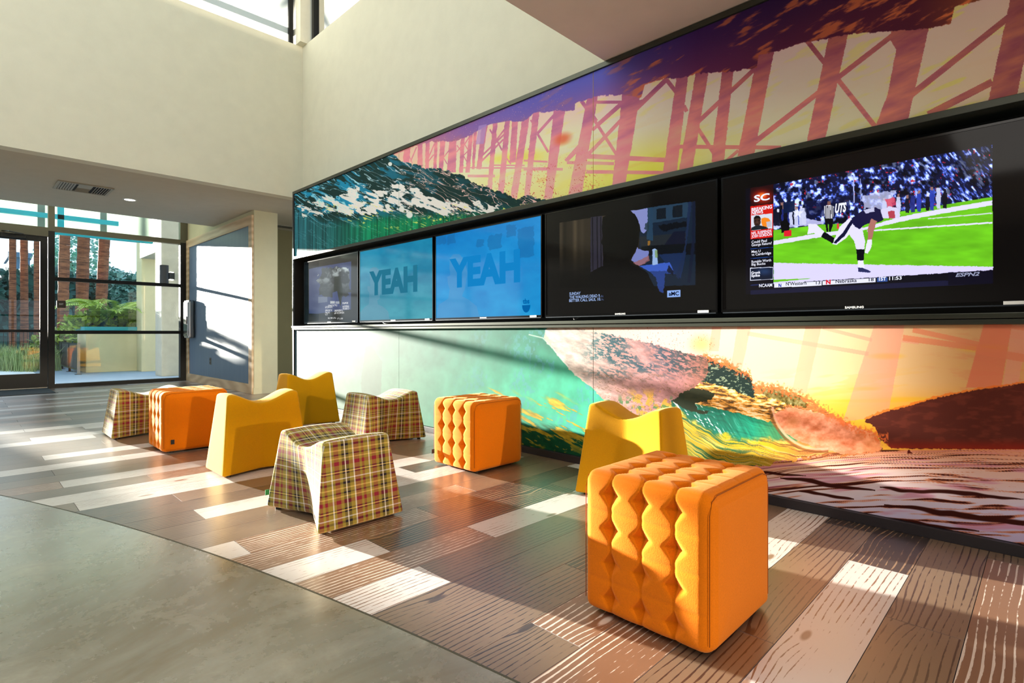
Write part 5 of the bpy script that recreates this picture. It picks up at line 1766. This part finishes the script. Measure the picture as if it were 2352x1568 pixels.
# exit plate on the glass
es = empty('exit_sign', (1.3, YS - .01, 1.36), 'small brown EXIT plate stuck to the glass right of the door', 'sign')
ea, eb = on_y(130, 690, YS - .01), on_y(151, 707, YS - .01)
box('plate', 'sign_brown', ea.x, eb.x, YS - .016, YS - .004, eb.z, ea.z, es)
v, f = text_mesh('EXIT', .01)
x1 = max(p[0] for p in v)
tm = MB()
w_ = (eb.x - ea.x)
tm.v = [(ea.x + w_ * (.27 + .46 * p[0] / x1), YS - .0172, eb.z + (ea.z - eb.z) * (.42 + .2 * p[1] / CAP)) for p in v]
tm.f = f; tm.uv = [None] * len(f); tm.mi = [0] * len(f)
tm.build('lettering', 'sticker_white', es)

# door mat
mt_ = empty('door_mat', (.5, 11.7, 0), 'dark grey entrance mat on the floor inside the glass door', 'door mat')
ma, mb_ = on_z(128, 902.5, 0), on_z(0, 909.5, 0)
MB().prism([(-1.0, ma.y), (ma.x, ma.y), (1.09, YS - .07), (-1.0, YS - .07)], 0.0, .009).build('pile', 'mat_rubber', mt_)
MB().prism([(-1.02, ma.y - .02), (ma.x + .03, ma.y - .02), (ma.x, ma.y), (-1.02, ma.y)], 0.0, .007).build('edging', 'black_metal', mt_)

# ------------------------------------------------------------------ ceiling fittings
vc = [on_z(131, 427, ZC), on_z(147, 416, ZC), on_z(253, 433, ZC), on_z(240, 447, ZC)]
vx0, vx1 = min(p.x for p in vc), max(p.x for p in vc)
vy0, vy1 = min(p.y for p in vc), max(p.y for p in vc)
vy1 = max(vy1, vy0 + .28)
cv = empty('ceiling_vent', ((vx0 + vx1) / 2, (vy0 + vy1) / 2, ZC), 'rectangular ceiling air vent with three louvred sections in the entry soffit', 'vent')
box('backing', 'vent_dark', vx0, vx1, vy0, vy1, ZC - .004, ZC - .001, cv)
fb = MB()
for b in ((vx0 - .03, vx1 + .03, vy0 - .03, vy0), (vx0 - .03, vx1 + .03, vy1, vy1 + .03), (vx0 - .03, vx0, vy0, vy1), (vx1, vx1 + .03, vy0, vy1)):
    fb.box(*b, ZC - .014, ZC - .001)
fb.build('frame', 'vent_paint', cv)
L_ = vx1 - vx0
for k in range(6):
    for s, base in ((1, vx0), (-1, vx1)):
        x = base + s * (.02 + k * L_ * .052)
        mm = MB()
        mm.quad((x, vy0, ZC - .014), (x + s * -.012, vy0, ZC - .004), (x + s * -.012, vy1, ZC - .004), (x, vy1, ZC - .014))
        mm.quad((x + .003, vy0, ZC - .014), (x + .003, vy1, ZC - .014), (x + .003 + s * -.012, vy1, ZC - .004), (x + .003 + s * -.012, vy0, ZC - .004))
        mm.quad((x, vy0, ZC - .014), (x, vy1, ZC - .014), (x + .003, vy1, ZC - .014), (x + .003, vy0, ZC - .014))
        mm.build('slat', 'vent_paint', cv)
xa, xb = vx0 + L_ * .36, vx1 - L_ * .36
for k in range(3):
    y = vy0 + (vy1 - vy0) * (.55 + .15 * k)
    box('slat', 'vent_paint', xa, xb, y, y + .012, ZC - .014, ZC - .004, cv)
box('blank_plate', 'vent_paint', xa, xb, vy0, vy0 + (vy1 - vy0) * .45, ZC - .013, ZC - .004, cv)


def disc(name, mat, cx, cy, z, r, parent, r_in=0.0, n=28):
    mm = MB()
    if r_in:
        for k in range(n):
            a, b = 2 * math.pi * k / n, 2 * math.pi * (k + 1) / n
            mm.quad((cx + r * math.cos(a), cy + r * math.sin(a), z), (cx + r_in * math.cos(a), cy + r_in * math.sin(a), z - .004),
                    (cx + r_in * math.cos(b), cy + r_in * math.sin(b), z - .004), (cx + r * math.cos(b), cy + r * math.sin(b), z))
    else:
        mm.poly([(cx + r * math.cos(-2 * math.pi * k / n), cy + r * math.sin(-2 * math.pi * k / n), z) for k in range(n)])
    return mm.build(name, mat, parent)


dlp = on_z(298, 458.5, ZC)
dl = empty('downlight', (dlp.x, dlp.y, ZC), 'small round recessed downlight, lit, in the entry soffit right of the vent', 'ceiling light')
disc('trim_ring', 'white_metal', dlp.x, dlp.y, ZC - .001, .085, dl, .065)
disc('lens', 'lamp_lens', dlp.x, dlp.y, ZC - .004, .066, dl)
sdl = empty('air_diffuser', (4.2, 9.6, ZC), 'narrow slot air diffuser in the ceiling of the side corridor', 'vent')
box('frame', 'vent_paint', 3.62, 4.9, 9.62, 9.86, ZC - .01, ZC - .001, sdl)
for k in range(3):
    box('slot', 'vent_dark', 3.66, 4.86, 9.66 + k * .06, 9.685 + k * .06, ZC - .012, ZC - .009, sdl)

# ------------------------------------------------------------------ outside
MB().box(-40, 40, YS + .1, 90, -.3, -.015).build('ground', 'ground_cover', kind='structure')
MB().box(-40, 40, -60, -7, -.3, -.02).build('ground', 'ground_cover', kind='structure')
MB().box(-40, -7, -7, YS + .1, -.3, -.02).build('ground', 'ground_cover', kind='structure')
MB().box(1.3, 6, YS + .1, 22, -.014, -.004).build('terrace', 'paver_blue', kind='structure')
MB().box(-14, 1.3, YS + .1, 21.0, -.014, -.004).build('path', 'path_paving', kind='structure')

# canopy screen: milky sheet in a teal steel frame
cs = empty('canopy_screen', (.6, 14.05, 2.93), 'milky hanging screen in a teal steel grid outside, above the door', 'canopy')
MB().quad((-6, 14.10, 2.93), (3.02, 14.10, 2.93), (3.02, 14.10, 5.2), (-6, 14.10, 5.2)).build('sheet', 'milky_sheet', cs)
box('crossbar', 'teal_steel', -6, 2.4, 14.0, 14.08, 3.20, 3.29, cs)
box('crossbar', 'teal_steel', -6, 3.02, 14.0, 14.12, 2.90, 2.935, cs)
px_ = on_y(140, 500, 14.0).x
for x in (px_, px_ - 1.9, px_ - 3.8):
    box('post', 'teal_steel', x - .05, x + .05, 14.0, 14.08, 2.93, 5.0, cs)
for p in (83, 225):
    x = on_y(p, 500, 14.35).x + .02
    box('rear_post', 'teal_steel', x - .05, x + .05, 14.28, 14.36, 2.95, 5.0, cs)
cs2 = box('clerestory_beam', 'teal_steel', -4, XW + 1, YW + 1.2, YW + 1.3, 5.30, 5.38, None)
tag(cs2, 'pale teal steel beam outside the high corner window', 'beam')

# concrete portal with the two columns
pt_ = empty('concrete_portal', (3.5, 15, 0), 'rough concrete portal of two columns and a beam, outside right of the glass', 'portal')
cA, cB = on_y(371, 700, 13.7), on_y(325, 700, 15.8)
box('column', 'concrete_cast', cA.x, cA.x + .5, 13.7, 14.25, -.01, 4.6, pt_, bevel=.03)
box('column', 'stucco', cB.x, cB.x + .6, 15.8, 16.35, -.01, 4.6, pt_, bevel=.02)
box('beam', 'concrete_cast', cA.x + .03, cA.x + .47, 14.2, 15.85, 2.76, 4.6, pt_)

pl = empty('planter', (2.7, 16.8, 0), 'long pale stucco planter outside, under the tree fern', 'planter')
pa, pb2 = on_y(197, 850, 16.3).x, on_y(326, 850, 16.3).x
box('trough', 'stucco', pa, pb2, 16.3, 17.6, -.01, 1.0, pl, bevel=.02)
box('coping', 'teal_steel', pa - .05, pb2 - .02, 16.26, 17.64, 1.0, 1.09, pl, bevel=.01)
box('soil', 'soil', pa + .08, pb2 - .08, 16.36, 17.5, 1.085, 1.10, pl)

# sconces on the near column
sx = on_y(377, 632, 13.6).x
sc_ = empty('wall_lamp', (sx, 13.62, 2.0), 'tall dark cylinder wall lamp outside on the concrete column', 'wall lamp')
MB().tube([(sx, 13.6, 1.97), (sx, 13.6, 2.40)], .085, 16).build('shade', 'black_metal', sc_, smooth=False)
box('bracket', 'black_metal', sx + .02, sx + .12, 13.62, 13.70, 2.12, 2.25, sc_)
s2 = on_y(393.5, 634, 13.62)
sc2 = empty('wall_lamp', (s2.x, 13.66, s2.z), 'small square up-and-down wall lamp outside, right of the tall cylinder lamp', 'wall lamp')
box('shade', 'black_metal', s2.x - .05, s2.x + .05, 13.56, 13.70, s2.z - .07, s2.z + .07, sc2)
box('lens', 'lamp_lens', s2.x - .035, s2.x + .035, 13.58, 13.66, s2.z + .07, s2.z + .09, sc2)
box('lens', 'lamp_lens', s2.x - .035, s2.x + .035, 13.58, 13.66, s2.z - .09, s2.z - .07, sc2)

# low dark screen rail
sr = empty('screen_rail', (1.95, 18, 0), 'low dark panelled screen rail in a steel frame outside the glass', 'railing')
for k in range(4):
    y0 = 15.75 + k * 1.35
    box('panel', 'screen_dark', 1.93, 1.955, y0 + .04, y0 + 1.31, .12, .68, sr)
    box('post', 'black_metal', 1.92, 1.965, y0 - .02, y0 + .02, -.01, .70, sr)
    box('foot_plate', 'black_metal', 1.88, 2.0, y0 - .06, y0 + .06, -.01, .004, sr)
box('bottom_rail', 'steel', 1.92, 1.965, 15.75, 21.1, .085, .12, sr)
box('top_rail', 'black_metal', 1.92, 1.965, 15.75, 21.1, .68, .705, sr)
box('post', 'steel', 1.915, 1.97, 15.70, 15.745, -.01, .72, sr)

rn = random.Random(3)


def palm(px, Y, wpx, lean, lab):
    b = on_y(px, 760, Y)
    r = wpx / 2 * (SY * b.x + CY * Y) / F
    t = empty('palm_tree', (b.x, Y, 0), lab, 'palm tree', 'palms beyond the terrace')
    H = 8.5
    pts, rr = [], []
    for k in range(69):
        z = k * H / 68
        pts.append((b.x + lean * z, Y, z - .01))
        rr.append(r * (1.12 - .03 * z) * (1.0 + rn.uniform(-.05, .05)))
    MB().tube(pts, rr, 14).build('trunk', 'palm_bark', t)
    top = Vector(pts[-1])
    cr = MB()
    for q in range(14):
        az = 2 * math.pi * q / 14 + rn.random() * .3; el = rn.uniform(-.4, .8)
        for side in (-1, 1):
            prev = None
            for s in range(7):
                L = 1.7 * s / 6
                c = top + Vector((math.cos(az) * L * math.cos(el), math.sin(az) * L * math.cos(el), L * math.sin(el) - .28 * L * L))
                wv = Vector((-math.sin(az), math.cos(az), -.4 * 1)) * (side * .34 * math.sin(math.pi * min(.97, s / 6 + .08)))
                cur = (c, c + wv)
                if prev: cr.quad(prev[0], cur[0], cur[1], prev[1])
                prev = cur
    cr.build('crown', 'leaf_dark', t, kind='stuff')


for a in ((29, 27, 12.5, .000, 'slim palm trunk, leftmost of the three seen through the door'), (56.5, 27.5, 14, -.004, 'slim palm trunk, middle of the three seen through the door'),
          (86, 26, 12, -.002, 'slim palm trunk by the door frame, rightmost of the three seen through the door'), (142, 21.5, 20, .018, 'thick palm trunk nearest the door frame, seen through the side glazing'),
          (185, 22, 23, .020, 'thick palm trunk between two others, seen through the side glazing'), (226, 22.5, 21, .040, 'thick leaning palm trunk behind the tree fern'),
          (-38, 27, 11, 0, 'slim palm trunk left of the door, out of the door glass')):
    palm(*a)


def leaves(n, x0, x1, y0, y1, zf, size, rn):
    mm = MB()
    for k in range(n):
        x, y = rn.uniform(x0, x1), rn.uniform(y0, y1)
        zt = zf(x, y)
        z = zt * rn.random() ** .5
        s = size * rn.uniform(.5, 1.3)
        d = Vector((rn.uniform(-1, 1), rn.uniform(-1, 1), rn.uniform(-.4, 1))).normalized() * s
        e = d.cross(Vector((rn.uniform(-1, 1), rn.uniform(-1, 1), rn.uniform(-1, 1)))).normalized() * s * .45
        p = Vector((x, y, z))
        mm.quad(p - e * .3, p + d * .5 - e, p + d, p + d * .5 + e)
    return mm


hg = empty('hedge', (2, 31, 0), 'long dark green hedge behind the palm trunks', 'hedge')
hz = lambda x, y: 3.40 + .12 * math.sin(x * .9) + .1 * math.sin(x * 2.3 + 1) - (.45 if x < 1.2 else 0) - (.15 if -4 <= x < -2 else 0) + (2.2 if x < -4.0 else 0)  # unseen left stretch shaped for the sun: lowered to pass, raised to block
leaves(9000, -8, 13, 29.4, 31.2, hz, .34, rn).build('foliage', 'leaf_dark', hg, kind='stuff')
hb = MB()
for k in range(42):
    x = -8 + k * .5
    hb.box(x, x + .5, 30.2, 31.4, -.01, hz(x, 0) - .45)
hb.build('core', 'leaf_dark', hg)
for lab, cxp, cyp, Y, r, mat_ in (('tall leafy tree between the palm trunks', 163, 600, 34, 1.5, 'leaf_blue'), ('drooping blue-green tree right of the palm trunks', 250, 655, 30, .75, 'leaf_blue'),
                                  ('rounded dark green tree left of the concrete portal', 304, 668, 28, .7, 'leaf_blue')):
    c = on_y(cxp, cyp, Y)
    tr = empty('tree', (c.x, Y, 0), lab, 'tree', 'trees behind the hedge')
    MB().tube([(c.x, Y, 0), (c.x + .05, Y, c.z * .6), (c.x, Y, c.z)], [.13, .1, .05], 8).build('trunk', 'fern_trunk', tr)
    mm = MB()
    for k in range(1500):
        d = Vector((rn.gauss(0, 1), rn.gauss(0, 1), rn.gauss(0, 1))).normalized() * r * rn.random() ** .35
        p = Vector((c.x, Y, c.z)) + Vector((d.x, d.y, d.z * 1.1))
        s = .22 * rn.uniform(.6, 1.3)
        q = Vector((rn.uniform(-1, 1), rn.uniform(-1, 1), rn.uniform(-1, .6))).normalized() * s
        e = q.cross(Vector((rn.uniform(-1, 1), rn.uniform(-1, 1), 1))).normalized() * s * .4
        mm.quad(p, p + q * .5 - e, p + q, p + q * .5 + e)
    mm.build('foliage', mat_, tr, kind='stuff')

# tree fern in the planter, every frond a part
fbp = on_y(258, 742, 16.9)
fn = empty('tree_fern', (fbp.x, 16.9, 1.09), 'tree fern with long arching light green fronds in the stucco planter', 'fern')
MB().tube([(fbp.x, 16.9, 1.08), (fbp.x - .02, 16.92, 1.2), (fbp.x - .04, 16.9, 1.34)], [.13, .12, .10], 10).build('trunk', 'fern_trunk', fn)
for k in range(17):
    az = 2 * math.pi * k / 17 + rn.uniform(-.15, .15)
    L = rn.uniform(1.1, 1.45); up = rn.uniform(.55, 1.25)
    mm = MB()
    base = Vector((fbp.x - .04, 16.9, 1.33))
    rp = []
    for s in range(15):
        q = s / 14
        rp.append(base + Vector((math.cos(az) * L * q, math.sin(az) * L * q, up * 1.35 * q - up * 1.05 * q * q * 1.15)))
    mm.tube(rp, [.011 * (1 - .8 * s / 14) for s in range(15)], 5)
    for s in range(2, 15):
        q = s / 14
        ll = .30 * math.sin(math.pi * min(.96, .12 + q * .9)) + .03
        t = (rp[s] - rp[s - 1]).normalized()
        side = Vector((-math.sin(az), math.cos(az), 0))
        for sg in (-1, 1):
            for sub in (0, .5):
                b = rp[s - 1].lerp(rp[s], sub)
                d = (side * sg + t * .45 + Vector((0, 0, -.22))).normalized() * ll
                e = t * .032
                mm.quad(b - e, b + d * .6 - e * .8, b + d, b + d * .6 + e * .8)
    mm.build('frond', 'leaf_fern', fn)

# plants beside the fern and the planting strip by the path
for lab, cxp, Y, x_r, h, mat_, n in (('yellow-green leafy shrub behind the dark screen rail', 150, 19.5, .8, 1.25, 'leaf_light', 900), ('low dark green shrub in the planter left of the tree fern', 215, 17.0, .55, 1.45, 'leaf_fern', 700),
                                     ('low dark green shrub in the planter right of the tree fern', 302, 17.1, .5, 1.5, 'leaf_fern', 700)):
    c = on_y(cxp, 760, Y)
    sh = empty('shrub', (c.x, Y, 0), lab, 'shrub', 'shrubs outside the glass')
    z0 = 1.0 if 'planter' in lab else 0
    hh = h - z0
    mm = MB()
    for k in range(n):
        a = rn.uniform(0, 2 * math.pi); rr_ = x_r * rn.random() ** .5
        z = z0 + hh * (1 - (rr_ / x_r) ** 2 * .5) * rn.random() ** .6
        p = Vector((c.x + rr_ * math.cos(a), Y + rr_ * .7 * math.sin(a), z)); s = .16 * rn.uniform(.5, 1.3)
        q = Vector((rn.uniform(-1, 1), rn.uniform(-1, 1), rn.uniform(-.3, 1))).normalized() * s
        e = q.cross(Vector((rn.uniform(-1, 1), rn.uniform(-1, 1), 1))).normalized() * s * .3
        mm.quad(p, p + q * .5 - e, p + q, p + q * .5 + e)
    mm.build('foliage', mat_, sh, kind='stuff')
    MB().tube([(c.x, Y, z0 - .01), (c.x, Y, z0 + hh * .6)], .03, 6).build('stem', 'fern_trunk', sh)
gs = MB()
for k in range(5200):
    x = rn.uniform(-3.5, 1.85); y = rn.uniform(17.6 + max(0, (1.2 - x)) * 1.6, 18.4 + max(0, (1.2 - x)) * 1.6 + 1.2)
    h = rn.uniform(.3, .72); a = rn.uniform(0, 6.28); ln_ = rn.uniform(.05, .3)
    d = Vector((math.cos(a), math.sin(a), 0))
    p = Vector((x, y, -.01)); w2 = Vector((-d.y, d.x, 0)) * .008
    m1 = p + d * ln_ * .35 + Vector((0, 0, h * .7)); m2 = p + d * ln_ + Vector((0, 0, h))
    gs.quad(p - w2, p + w2, m1 + w2 * .8, m1 - w2 * .8); gs.poly([m1 - w2 * .8, m1 + w2 * .8, m2])
gs.build('ornamental_grass', 'grass_green', kind='stuff', label='feathery pale green grass along the paved path outside the door', cat='grass')

fc = empty('metal_fence', (0, 25, 0), 'thin upright metal bar fence beyond the grass, seen through the door', 'fence')
for z in (.2, 1.0):
    box('rail', 'black_metal', -4, 2.2, 24.98, 25.02, z, z + .04, fc)
bars = MB()
for k in range(62):
    bars.box(-4 + k * .1, -4 + k * .1 + .016, 24.99, 25.01, -.01, 1.04)
bars.build('bars', 'black_metal', fc, kind='stuff')
fbx = on_y(42, 605, 62)
bl = empty('building', (fbx.x, 62, 0), 'small blue-grey building far behind the hedge between two palm trunks', 'building')
box('wall', 'far_building', fbx.x - .6, fbx.x + .6, 60, 66, 0, fbx.z + .3, bl)
box('roof', 'far_building', fbx.x - .75, fbx.x + .75, 59.7, 66.3, fbx.z + .3, fbx.z + .7, bl)
box('window', 'white_metal', fbx.x - .1, fbx.x + .45, 59.95, 60.02, fbx.z - 1.3, fbx.z - .6, bl)
